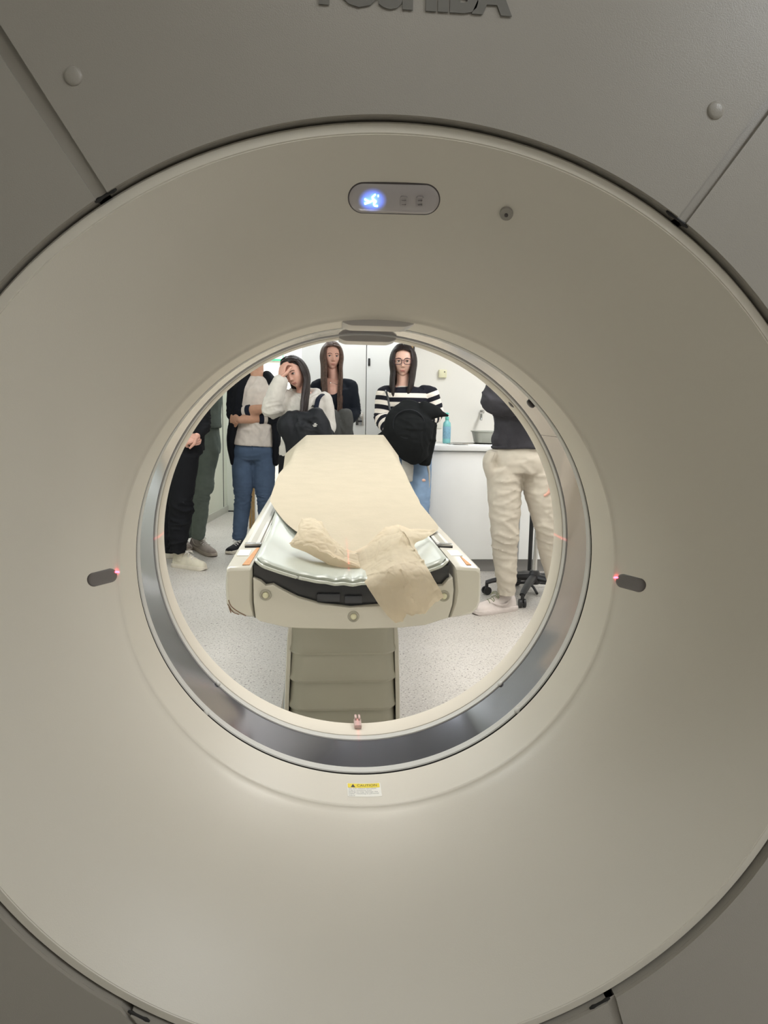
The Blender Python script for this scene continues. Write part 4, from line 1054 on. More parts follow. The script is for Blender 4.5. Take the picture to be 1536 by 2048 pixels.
def face_parts(par, Mx, surf, size=1, female=True, look=(0, 0), glasses=False, browcol='brow'):
    for s in (-1, 1):
        c = Mx@(Vector((s*.0300, -.0745, .0015))*size)
        bm = bmesh.new(); bmesh.ops.create_uvsphere(bm, u_segments=20, v_segments=14, radius=.0118*size, matrix=Matrix.Translation(c))
        eye = fin('eye', bm, M['eyew'], par)
        d = (Mx.to_3x3()@Vector((look[0], -1, look[1]))).normalized(); q = d.to_track_quat('Z', 'Y').to_matrix().to_4x4()
        bm = bmesh.new(); bmesh.ops.create_cone(bm, cap_ends=True, segments=20, radius1=.0060*size, radius2=.0045*size, depth=.0018*size, matrix=Matrix.Translation(c+d*.0111*size)@q)
        fin('iris', bm, M['iris'], eye)
        # lids: skin coloured rims above and below the eye, dark lash line
        def arc(z0, h, y, w0=.0150): return [Mx@(Vector((s*.0300+w0*math.cos(PI*k/8)*-1, y-.0025*math.sin(PI*k/8), z0+h*math.sin(PI*k/8)))*size) for k in range(9)]
        tubeo('eyelash', arc(.0010, .0052, -.0835), [.0007]+[.0013*size]*7+[.0007], M['lash'], par, side=(0, 0, 1), n=6)
        lid = tubeo('eyelid', arc(.0012, .0088, -.0828), [.0010]+[.0022*size]*7+[.0010], SKM[par['tone']], par, side=(0, 0, 1), n=8)
        tubeo('eyelid', arc(.0008, -.0062, -.0825), [.0008]+[.0012*size]*7+[.0008], SKM[par['tone']], par, side=(0, 0, 1), n=8)
        pts = [surf(s*x, z, .0012) for x, z in ((.012, .0165), (.020, .0205), (.030, .0228), (.040, .0205), (.0465, .0155))]
        tubeo('eyebrow', catmull(pts, 3), [(.0012, .0012)]+[(.0020, .0018)]*6+[(.0024, .0016)]*3+[(.0018, .0012)]*2+[(.0006, .0006)], M[browcol], par, side=(0, 0, 1), n=6)
    # lips
    for z0, hh, w0 in ((-.0605, .0030, .0205), (-.0672, .0036, .0175)):
        pts = [surf(-w0+2*w0*k/10, z0-.0012*abs(-1+2*k/10)**2, -.0004) for k in range(11)]
        tubeo('lip', pts, [(.0006+hh*math.sin(PI*k/10)**.7*.8)*size for k in range(11)], M['lip'], par, side=(0, 0, 1), n=8)
    for s in (-1, 1):
        q = surf(s*.0065, -.0415, .0)+Mx.to_3x3()@Vector((0, .002, -.0015))
        bm = bmesh.new(); bmesh.ops.create_uvsphere(bm, u_segments=8, v_segments=6, radius=.0015*size, matrix=Matrix.Translation(q)); fin('nostril', bm, M['lash'], par)
    if glasses:
        g = bmesh.new(); gm = mat('glasses_frame', s2l(62, 34, 44), .3, var=.1)
        for s in (-1, 1):
            pts = [Mx@Vector((s*.0335+.0255*math.copysign(abs(math.cos(a))**.6, math.cos(a)), -.099+.006*abs(s*.0335+.0255*math.cos(a))/.06, -.002+.0195*math.copysign(abs(math.sin(a))**.7, math.sin(a)))) for a in [2*PI*k/28 for k in range(29)]]
            ring_tube(g, pts, [.0022]*29, (0, 1, 0), 8)
            ring_tube(g, [Mx@Vector((s*.0585, -.094, .010)), Mx@Vector((s*.0745, -.082, .010)), Mx@Vector((s*.078, .0, .010))], [.0020, .0022, .0016], None, 8)
        ring_tube(g, [Mx@Vector((-.0095, -.099, .004)), Mx@Vector((0, -.1015, .0065)), Mx@Vector((.0095, -.099, .004))], [.0018]*3, None, 8)
        go = fin('glasses', g, gm, par)
        lm = mat('glasses_lens', (.95, .95, 1), .02, trans=1, ior=1.1, alpha=.25)
        for s in (-1, 1):
            vs = [Mx@Vector((s*.0335+.0250*math.copysign(abs(math.cos(a))**.6, math.cos(a)), -.0985+.006*abs(s*.0335+.0255*math.cos(a))/.06, -.002+.0190*math.copysign(abs(math.sin(a))**.7, math.sin(a)))) for a in [2*PI*k/28 for k in range(28)]]
            vb = [v+Mx.to_3x3()@Vector((0, -.0008, 0)) for v in vs]
            pyd('lens', vs+vb, [tuple(range(28)), tuple(range(55, 27, -1))]+[(k, (k+1) % 28, 28+(k+1) % 28, 28+k) for k in range(28)], lm, go)
SKM = {}
def skin_mat(t):
    if t not in SKM:
        SKM[t] = mat('skin_'+t, SK[t], .5, spec=.35, var=.07, vscale=45)
        SKM[t].node_tree.nodes['Principled BSDF'].inputs['Subsurface Weight'].default_value = .12
        SKM[t].node_tree.nodes['Principled BSDF'].inputs['Subsurface Radius'].default_value = (.012, .004, .002)
    return SKM[t]
def hand_bm(bm, wrist, d, palm, thumb_side, curl=.4, size=1.0, spread=.06, curls=None):
    """hand from the wrist along d; palm = direction the palm faces; thumb_side = +1/-1 along d x palm"""
    d = Vector(d).normalized(); pn = Vector(palm); pn = (pn-d*pn.dot(d)).normalized(); sd = d.cross(pn).normalized()*thumb_side
    w_ = Vector(wrist); S = size
    rb = [(.024, .017), (.036, .015), (.042, .014), (.041, .012), (.037, .009)]
    pts = [w_, w_+d*.022*S, w_+d*.05*S, w_+d*.078*S, w_+d*.092*S]
    ring_tube(bm, pts, [(a*S, b*S) for a, b in rb], tuple(sd), 14)
    for i, (off, ln) in enumerate(((.028, .070), (.0095, .079), (-.0095, .074), (-.027, .060))):
        c = (curls[i] if curls else curl); p = w_+d*(.084-.004*abs(i-1))*S+sd*off*S; dr = (d+sd*spread*(1.5-i)*.6).normalized()
        pts = [p-dr*.012*S, p]; ang = 0
        for q, sg in enumerate((.42, .32, .26)):
            ang += c*(.75, 1.1, .8)[q]; v = dr*math.cos(ang)+pn*math.sin(ang); p = p+v*ln*sg*S; pts.append(p)
        ring_tube(bm, catmull(pts, 3), lerpl([.0098*S, .0095*S, .0090*S, .0082*S, .0068*S], 4*3+1), tuple(sd), 10)
    b = w_+d*.026*S+sd*.030*S; t1 = (d*.65+sd*.65+pn*.35).normalized(); t2 = (d*.95+sd*.1+pn*.35*(1+curl)).normalized()
    pts = [b-t1*.02*S, b, b+t1*.030*S, b+t1*.030*S+t2*.030*S, b+t1*.030*S+t2*.052*S]
    ring_tube(bm, catmull(pts, 3), lerpl([.014*S, .0135*S, .0115*S, .0105*S, .0075*S], 13), tuple(pn), 10)
def body(par, tubes, head=None, hands=(), tone='fair', voxel=.012):
    """one mesh: fused limbs, head and hands"""
    me = fuse(tubes, voxel, 3, 16); bm = bmesh.new(); bm.from_mesh(me)
    for h in hands: hand_bm(bm, **h)
    if head: bm.from_mesh(head)
    o = fin('body', bm, skin_mat(tone), par, 60, normals=False); return o
def shoe(par, name, heel, toe, upper, sole, lace, hgt=.075, width=.095, high=0, collar=None, lacem=None, swoosh=False):
    """shoe standing on the floor between heel and toe points (xy)"""
    heel = Vector((heel[0], heel[1], 0)); toe = Vector((toe[0], toe[1], 0)); d = (toe-heel); L = d.length; d.normalize(); s = Vector((-d.y, d.x, 0))
    prof = [(0, .60, .80), (.06, .72, .98), (.2, .76, 1.0+high*.3), (.34, .78, 1.02+high*.2), (.48, .84, .88), (.62, .94, .66), (.75, 1.0, .52), (.86, .97, .46), (.95, .80, .40), (1.0, .45, .26)]
    bm = bmesh.new(); rows = []; n = 16
    for t, wv, hv in prof:
        c = heel+d*L*t; row = []
        for k in range(n):
            a = 2*PI*k/n; x = math.cos(a)*width/2*wv; z = math.sin(a)
            zz = .028+(hgt*hv-.0)*z*(1 if z > 0 else 0)+(-.012 if z <= 0 else 0)
            f = 1-.42*max(0, z)**1.5 if t < .55 else 1-.15*max(0, z)
            row.append(bm.verts.new(c+s*x*f+Vector((0, 0, max(.012, zz)))))
        rows.append(row)
    for A, B in zip(rows, rows[1:]):
        for i in range(n): bm.faces.new((A[i], A[(i+1) % n], B[(i+1) % n], B[i]))
    bm.faces.new(rows[0]); bm.faces.new(rows[-1][::-1])
    up = fin(name, bm, upper, par, 60); md = up.modifiers.new('s', 'SUBSURF'); md.levels = 1; md.render_levels = 1
    out = [(0, .62), (.05, .82), (.2, .86), (.4, .86), (.6, .98), (.75, 1.06), (.88, 1.0), (.96, .78), (1.02, .42)]
    ol = [heel+d*(L*(t)-.004)+s*width/2*wv for t, wv in out]+[heel+d*(L*t-.004)-s*width/2*wv for t, wv in out[::-1]]
    bm = bmesh.new(); rows = []
    for z, k in ((0, .97), (.003, 1.0), (.026, 1.0), (.030, .96)):
        c = heel+d*L*.5; rows.append([bm.verts.new(c+(p-c)*k+Vector((0, 0, z+(.006 if i in (8, 9) and z < .01 else 0)))) for i, p in enumerate(ol)])
    m_ = len(ol)
    for A, B in zip(rows, rows[1:]):
        for i in range(m_): bm.faces.new((A[i], A[(i+1) % m_], B[(i+1) % m_], B[i]))
    bm.faces.new(rows[0][::-1]); bm.faces.new(rows[-1]); fin('sole', bm, sole, up, 35)
    bm = bmesh.new()
    def topz(t): 
        for (a, _, h0), (b, _, h1) in zip(prof, prof[1:]):
            if a <= t <= b: return .028+hgt*(h0+(h1-h0)*(t-a)/(b-a))
        return .05
    for i in range(5):
        t = .66-.055*i; z = topz(t)+.000; c = heel+d*L*t; w_ = width*.27
        ring_tube(bm, [c-s*w_+Vector((0, 0, z-.012))+d*.006*(1 if i % 2 else -1), c+Vector((0, 0, z+.002)), c+s*w_+Vector((0, 0, z-.012))-d*.006*(1 if i % 2 else -1)], [.0032]*3, tuple(d), 6)
    t = .40; c = heel+d*L*t+Vector((0, 0, topz(t)+.004))
    for sg in (-1, 1):
        ring_tube(bm, catmull([c, c+s*sg*.02+d*.015+Vector((0, 0, .010)), c+s*sg*.038+d*.03+Vector((0, 0, -.004)), c+s*sg*.018+d*.024+Vector((0, 0, .001)), c], 3), [.0028]*13, (0, 0, 1), 6)
        ring_tube(bm, catmull([c, c+s*sg*.014+d*.03, c+s*sg*.03+d*.045+Vector((0, 0, -.014))], 3), [.0025]*7, (0, 0, 1), 6)
    fin('laces', bm, lacem or M['lacewhite'], up)
    if high:
        c = heel+d*L*.22
        bm = bmesh.new(); ring_tube(bm, [c+Vector((0, 0, .05)), c+Vector((0, 0, .05+high*.6))-d*.006, c+Vector((0, 0, .05+high))-d*.012], [(.047, .040), (.043, .036), (.045, .039)], tuple(d), 18)
        for k in range(4):
            z = .07+high*.25*k; q = c+d*(.040-.004*k); ring_tube(bm, [q-s*.018+Vector((0, 0, z)), q+d*.006+Vector((0, 0, z+.006)), q+s*.018+Vector((0, 0, z))], [.003]*3, (0, 0, 1), 6)
        fin('ankle_collar', bm, upper, up)
    if swoosh:
        for sg in (-1, 1):
            bm = bmesh.new(); pts = [heel+d*L*t+s*sg*width/2*wv+Vector((0, 0, z)) for t, z, wv in ((.20, .080, .74), (.28, .056, .80), (.40, .048, .86), (.55, .058, .84), (.66, .070, .66))]
            ring_tube(bm, catmull(pts, 3), [(.002, .002)]*2+[(.007, .003)]*5+[(.004, .003)]*4+[(.002, .002)]*2, (0, 0, 1), 8); fin('side_panel', bm, sole, up)
    return up
def hair(par, Mx, sh, m, size=1, length=.34, part=.0, front=.16, sides=(1, 1), wave=.01, seed=1, drape=None, grav=(0, 0, -1), vol=1.0, clumps=74, start=(-.64, -.64)):
    """cap plus long overlapping locks falling from the parting"""
    rnd = random.Random(seed); R3 = Mx.to_3x3(); g = Vector(grav)
    bm = bmesh.new()
    nu, nv = 40, 22; rows = []                    # cap
    for j in range(nv+1):
        row = []
        for i in range(nu):
            ph = 2*PI*i/nu; fr = math.cos(ph)     # 1 = front
            tm = 1.75 if fr < .05 else 1.75-.98*min(1, ((fr-.05)/.80))**.75
            th = tm*j/nv; d = (math.sin(th)*math.sin(ph), -math.sin(th)*math.cos(ph), math.cos(th))
            q = sh(d); nn = Vector(d); k = .010*vol*(1-.7*(j/nv)**6)
            row.append(bm.verts.new(Mx@(q+nn*k)))
        rows.append(row)
    for A, B in zip(rows, rows[1:]):
        for i in range(nu): bm.faces.new((A[i], A[(i+1) % nu], B[(i+1) % nu], B[i]))
    bmesh.ops.remove_doubles(bm, verts=rows[0], dist=.002)
    cap = fin('hair', bm, m, par, 60)
    sd = cap.modifiers.new('t', 'SOLIDIFY'); sd.thickness = .004; sd.offset = -1
    if length <= 0: return cap
    bm = bmesh.new()
    for s in (-1, 1):
        for i in range(clumps):
            u = i/(clumps-1); y0 = -.070+.155*u                              # along the parting, front to back
            rr = rnd.random
            lay = rr()
            x_side = (.078+.010*lay)*vol; a = min(1, max(0, (u-.05)*1.15))
            a0_ = start[0 if s < 0 else 1]; ang = a0_+(1.45-a0_)*a                                 # how far round the head it falls
            pa_ = .78-1.75*u; off = (.010+.006*lay)*vol
            def on(x, y, z, k=1.0):
                d_ = Vector((x, y, z)).normalized(); return sh(d_)+d_*off*k
            ex, ey = math.cos(ang), math.sin(ang)
            p5 = on(s*ex, ey*.98, -.30, 1.3); p4 = on(s*ex, ey*.98, .02, 1.2)
            pts = [on(s*.02+part, -math.sin(pa_), math.cos(pa_), .8), on(s*(.40+.1*u), -math.sin(pa_)*.93, math.cos(pa_)*.92, 1.05), on(s*.82*ex+s*.06, ey*.80-.02*(1-u), .56, 1.1), p4,
                   Vector((s*max(abs(p5.x), .070*ex), p5.y, p5.z-.028*size)) if ex > .1 else Vector((p5.x, max(p5.y, .06), p5.z-.03))]
            W_ = [Mx@p for p in pts]
            out = (R3@Vector((s*math.cos(ang), math.sin(ang), 0))); out = (out-g*out.dot(g))
            ln = length*(.86+.22*rr())
            dn = W_[-1]; k = 5; drp = drape(s, u) if drape else Vector((0, 0, 0))
            for q in range(1, k+1):
                t = q/k; W_.append(dn+g*ln*t+out*(.012*math.sin(t*2.2))+drp*t**1.1+Vector((math.sin(t*6+i)*wave*t, math.cos(t*5+i*1.7)*wave*t, 0)))
            path = catmull(W_, 3); N = len(path)
            r0 = (.0060+.004*rr())
            rad = []
            for q in range(N):
                t = q/(N-1); r = r0*(1+.6*min(1, t*2)) if t < .8 else r0*1.6*(1-(t-.8)/.2*.85); rad.append((r*1.25, r*.75))
            sv = out.cross(g)
            ring_tube(bm, path, rad, tuple(sv) if sv.length > .2 else (0, 1, 0), 7)
    lk = fin('long_locks', bm, m, cap, 60)
    return cap
def short_hair(par, Mx, sh, m, vol=1.2, seed=1):
    cap = hair(par, Mx, sh, m, length=0, vol=vol); rnd = random.Random(seed); bm = bmesh.new()
    for i in range(150):
        ph = rnd.random()*2*PI; fr = math.cos(ph); tm = 1.5 if fr < .15 else .8; th = tm*math.sqrt(rnd.random())
        d = Vector((math.sin(th)*math.sin(ph), -math.sin(th)*math.cos(ph), math.cos(th))); q = sh(d)+d*.010*vol
        t = Vector((d.x*.3, .5, -.5)); t = (t-d*t.dot(d)).normalized()
        ring_tube(bm, [Mx@(q-t*.01), Mx@(q+t*.012+d*.004), Mx@(q+t*.035)], [.004, .006, .0015], None, 6)
    fin('tufts', bm, m, cap); return cap
def T(path, side=(1, 0, 0), **k): return dict(path=[(Vector(p), a, b) for p, a, b in path], side=side, **k)
def legs_tubes(hipc, hips, knees, ankles, rw=.155, rd=.105, thigh=.085, knee=.058, calf=.052, ank=.038, infl=-.014, waistz=.12, side=(1, 0, 0), seat=.0):
    t = [T([(hipc+Vector((0, 0, waistz)), rw*.90+infl, rd*.88+infl), (hipc+Vector((0, .005, waistz*.5)), rw*.97+infl, rd*.97+infl), (hipc, rw+infl, rd+.01+infl), (hipc-Vector((0, 0, .055)), rw*.95+infl, rd+infl)], side, round=False)]
    for h, k, a in zip(hips, knees, ankles):
        cf = k.lerp(a, .35)+Vector((0, .015, 0))
        t.append(T([(h+Vector((0, 0, .02)), thigh+infl, thigh*1.05+infl), (h.lerp(k, .33), thigh*.96+infl, thigh+infl), (h.lerp(k, .7), (thigh+knee)/2+infl, (thigh+knee)/2+infl), (k, knee+infl, knee+infl), (cf, calf+infl, calf*1.08+infl), (k.lerp(a, .75), (calf+ank)/2+infl, (calf+ank)/2+infl), (a, max(ank+infl, .034), max(ank+infl, .036))], side, round=False))
    return t
def arm_tube(sh_, el, wr_, r=(.052, .046, .040, .038, .030, .026), infl=0, side=(0, 1, 0), end=1.0):
    w2 = el.lerp(wr_, end)
    return T([(sh_, r[0]+infl, r[0]+infl), (sh_.lerp(el, .5), r[1]+infl, r[1]+infl), (el.lerp(sh_, .12), r[2]+infl, r[2]+infl), (el.lerp(w2, .10), r[2]+infl, r[2]+infl), (el.lerp(w2, .5), r[3]+infl, r[3]+infl), (w2, r[5]+infl, r[5]+infl)], side, k=6)
def torso_tube(hipc, chest, neck, sw, rw=.135, rd=.10, ww=.115, infl=-.010, side=(1, 0, 0)):
    """hip centre to neck base; sw = half shoulder width"""
    a = hipc; b = neck
    return T([(a, rw+infl, rd+infl), (a.lerp(b, .25), ww+infl, rd*.92+infl), (a.lerp(b, .5), ww*1.08+infl, rd*1.02+infl), (chest, sw*.86+infl, rd*1.12+infl), (a.lerp(b, .86), sw*.93+infl, rd*.95+infl), (a.lerp(b, .95), sw*.70+infl, rd*.70+infl), (b, sw*.36+max(infl, 0), rd*.55+max(infl, 0))], side, round=False, k=4)
def person(loc, label, tone):
    t = thing('person', loc, label, 'person'); t['tone'] = tone; skin_mat(tone); return t
V = Vector

# ---- F: striped jumper, glasses, holding a black felt bundle -----------------
def person_f():
    Y = 5.22; p = lambda u, v, dy=0: P(u, v, Y+dy)
    c = p(806, 724)
    t = person((p(812, 900).x, Y, 0), 'young woman with long straight dark hair, glasses and a black-and-white striped jumper, ripped jeans', 'fair')
    hc = p(816, 893); hc.z = .93
    hips = [hc+V((-.085, 0, -.03)), hc+V((.085, 0, -.03))]; kn = [V((hc.x-.09, Y-.02, .47)), V((hc.x+.095, Y-.03, .47))]; an = [V((hc.x-.10, Y+.02, .08)), V((hc.x+.12, Y+.02, .08))]
    neck = p(806, 772); neck.z -= 0; chest = p(813, 806)
    sL, sR = p(771, 789), p(859, 789); eL, eR = p(763, 836, -.02), p(872, 828, .0); wL, wR = p(786, 868, -.17), p(838, 850, -.20)
    tubes = legs_tubes(hc, hips, kn, an, .15, .10, .075, .052, .048, .034)
    tubes += [torso_tube(hc+V((0, 0, .02)), chest, neck, .165, .125, .092, .105), T([(neck-V((0, 0, .03)), .055, .05), (neck+V((0, 0, .03)), .048, .048), (c+V((0, .012, -.07)), .046, .050)])]
    tubes += [arm_tube(sL, eL, wL), arm_tube(sR, eR, wR)]
    hm, Mx, surf, sh = head_mesh(c, V((-.01, 0, 1)), V((-.12, -1, -.02)), SK['fair'], .97)
    body(t, tubes, hm, [dict(wrist=wL, d=V((.7, -.35, -.2)), palm=V((.2, 1, 0)), thumb_side=-1, curl=.5, size=.92), dict(wrist=wR, d=V((-.8, -.2, -.1)), palm=V((0, 1, 0)), thumb_side=1, curl=.5, size=.92)], 'fair')
    face_parts(t, Mx, surf, .97, look=(-.10, -.02), glasses=True)
    def dr(s, u):
        return V((s*.026 if u > .3 else s*.012, -.05*(1-u)+.03, 0)) if s > 0 else V((-.055-.045*u, -.045*(1-u)+.03, -.03))
    hair(t, Mx, sh, M['hairdk'], .97, .235, 0, seed=3, drape=dr, wave=.004, clumps=80, vol=.98)
    # jumper: torso and sleeves with knitted stripes
    infl = .013
    tt = [torso_tube(hc+V((0, 0, -.02)), chest, neck-V((0, 0, .006)), .168, .135, .098, .112, infl), arm_tube(sL, eL, wL, infl=infl+.004, end=.95), arm_tube(sR, eR, wR, infl=infl+.004, end=.9),
          T([(sL+V((.05, 0, .012)), .05, .055), (sL, .058, .060), (sL.lerp(eL, .2), .056, .056)], (0, 1, 0)), T([(sR+V((-.05, 0, .012)), .05, .055), (sR, .058, .060), (sR.lerp(eR, .2), .056, .056)], (0, 1, 0))]
    me = fuse(tt, .0075, 3)
    topz = neck.z
    def stripes(c_):                     # band phase: whole numbers are the borders between black and white
        a = np.array; ph = np.maximum(-(c_[:, 2]-(topz-.050))/.031, -.5)
        for s0, e0, w0 in ((sL, eL, wL), (sR, eR, wR)):
            bd = np.full(len(c_), 9.); bp = np.zeros(len(c_))
            for A, B, base in ((s0, e0, 0), (e0, w0, (e0-s0).length)):
                A_, B_ = a(A), a(B); L = np.linalg.norm(B_-A_); dr_ = (B_-A_)/L; q = c_-A_; al0 = q@dr_
                al = np.clip(al0, -.08 if base == 0 else 0, L if base == 0 else L+.1); di = np.linalg.norm(q-al[:, None]*dr_, axis=1)
                bp = np.where(di < bd, (al+base+.012)/.031, bp); bd = np.minimum(bd, di)
            inn = (bd < .074) & ((np.abs(c_[:, 0]-chest[0]) > .132) | (c_[:, 1] < Y-.13))
            ph = np.where(inn, np.maximum(bp, -.5), ph)
        return np.stack([ph/40+.5]*3, 1)
    wrinkle(me, .003, 16, [(eL, (0, 0, 1), .09, .035, .0035), (eR, (0, 0, 1), .09, .035, .0035)], 2)
    colour(me, stripes)
    sm_ = M['stripe']; nt = sm_.node_tree; b = nt.nodes['Principled BSDF']; vc = [n for n in nt.nodes if n.type == 'VERTEX_COLOR'][0]
    m1 = nt.nodes.new('ShaderNodeMath'); m1.operation = 'MULTIPLY_ADD'; m1.inputs[1].default_value = 40*PI; m1.inputs[2].default_value = -20*PI
    m2 = nt.nodes.new('ShaderNodeMath'); m2.operation = 'SINE'; m3 = nt.nodes.new('ShaderNodeMath'); m3.operation = 'GREATER_THAN'; m3.inputs[1].default_value = 0
    mx = nt.nodes.new('ShaderNodeMix'); mx.data_type = 'RGBA'; mx.inputs[6].default_value = (*s2l(30, 30, 38), 1); mx.inputs[7].default_value = (*s2l(238, 230, 220), 1)
    nt.links.new(vc.outputs['Color'], m1.inputs[0]); nt.links.new(m1.outputs[0], m2.inputs[0]); nt.links.new(m2.outputs[0], m3.inputs[0]); nt.links.new(m3.outputs[0], mx.inputs[0]); nt.links.new(mx.outputs[2], b.inputs['Base Color'])
    link('striped_jumper', me, M['stripe'], t, 60)
    me2 = fuse([T([(neck+V((0, -.004, -.022)), .062, .058), (neck+V((0, -.002, -.006)), .057, .055)], round=False)], .006, 1); link('white_collar', me2, M['tee'], t)
    # jeans with a rip on the thigh
    me = fuse(legs_tubes(hc, hips, kn, an, .15, .10, .080, .058, .056, .045, .006, waistz=.10), .009, 3)
    wrinkle(me, .003, 12, [(kn[0], (0, 0, 1), .12, .03, .004), (kn[1], (0, 0, 1), .12, .03, .004)], 5); link('jeans', me, M['paledenim'], t, 60)
    rp = p(848, 958); rp = V((hips[1].x+.018, Y-.088, rp.z)); me = fuse([T([(rp+V((-.026, .01, .004)), .003, .004), (rp, .013, .012), (rp+V((.024, .012, -.003)), .003, .004)], (0, 0, 1))], .003, 1); link('ripped_patch', me, skin_mat('fair'), t)
    for k in range(2): shoe(t, 'shoe', (an[k].x, Y+.06), (an[k].x+.02, Y-.17), M['shoewhite'], M['sole'], None)
    # pale grey cloth tied round the waist
    me = fuse([T([(p(812, 912, -.12), .03, .02), (p(815, 935, -.13), .045, .018), (p(818, 962, -.12), .028, .012)], (1, 0, 0)), T([(p(850, 905, -.05), .02, .05), (p(857, 950, -.04), .014, .04), (p(856, 980, -.04), .008, .03)], (1, 0, 0))], .007, 2)
    wrinkle(me, .004, 20, (), 3); link('waist_cloth', me, M['palegrey'], t, 60)
    # strap on the shoulder
    q = [p(771, 780, .02), p(772, 782, -.08), p(776, 797, -.125), p(779, 815, -.15), p(784, 838, -.19)]
    tubeo('bag_strap', catmull(q, 4), [(.007, .003)]*17, M['black'], t, side=(1, 0, 0))
    # the black bundle she holds
    b = thing('felt_hat_bundle', tuple(p(824, 850, -.2)), 'black felt bundle with a pointed brim held by the woman in stripes', 'bundle')
    D = -.235
    tb_ = [T([(p(822, 812, D+.03), .085, .05), (p(818, 840, D), .165, .075), (p(820, 868, D), .165, .08), (p(826, 895, D+.02), .125, .07), (p(836, 915, D+.04), .08, .05)], (1, 0, 0)),
           T([(p(845, 822, D), .07, .04), (p(868, 824, D-.01), .05, .032), (p(883, 828, D-.01), .024, .02), (p(897, 831.5, D-.01), .008, .008)], (0, 0, 1)),
           T([(p(790, 850, D), .06, .05), (p(775, 868, D), .05, .03), (p(762, 871, D), .022, .012), (p(752, 872, D), .008, .006)], (0, 0, 1)),
           T([(p(858, 850, D+.03), .06, .04), (p(856, 880, D+.05), .055, .035), (p(852, 905, D+.07), .05, .03), (p(849, 928, D+.08), .045, .022)], (1, 0, 0))]
    me = fuse(tb_, .008, 3); wrinkle(me, .006, 11, [(p(822, 860, D-.06), (0, .2, 1), .11, .05, .004), (p(850, 880, D), (1, 0, .2), .1, .04, .005)], 8); link('felt_shell', me, M['blackfelt'], b, 60)
    bc = p(818, 850, D-.073); pts = [V((bc.x+.105*math.cos(a), bc.y+.012*abs(math.cos(a)), bc.z+.005+.095*math.sin(a))) for a in [2*PI*k/40 for k in range(41)]]
    tubeo('brim_seam', pts, [.0045]*41, M['puffer'], b, side=(0, 1, 0), n=6)

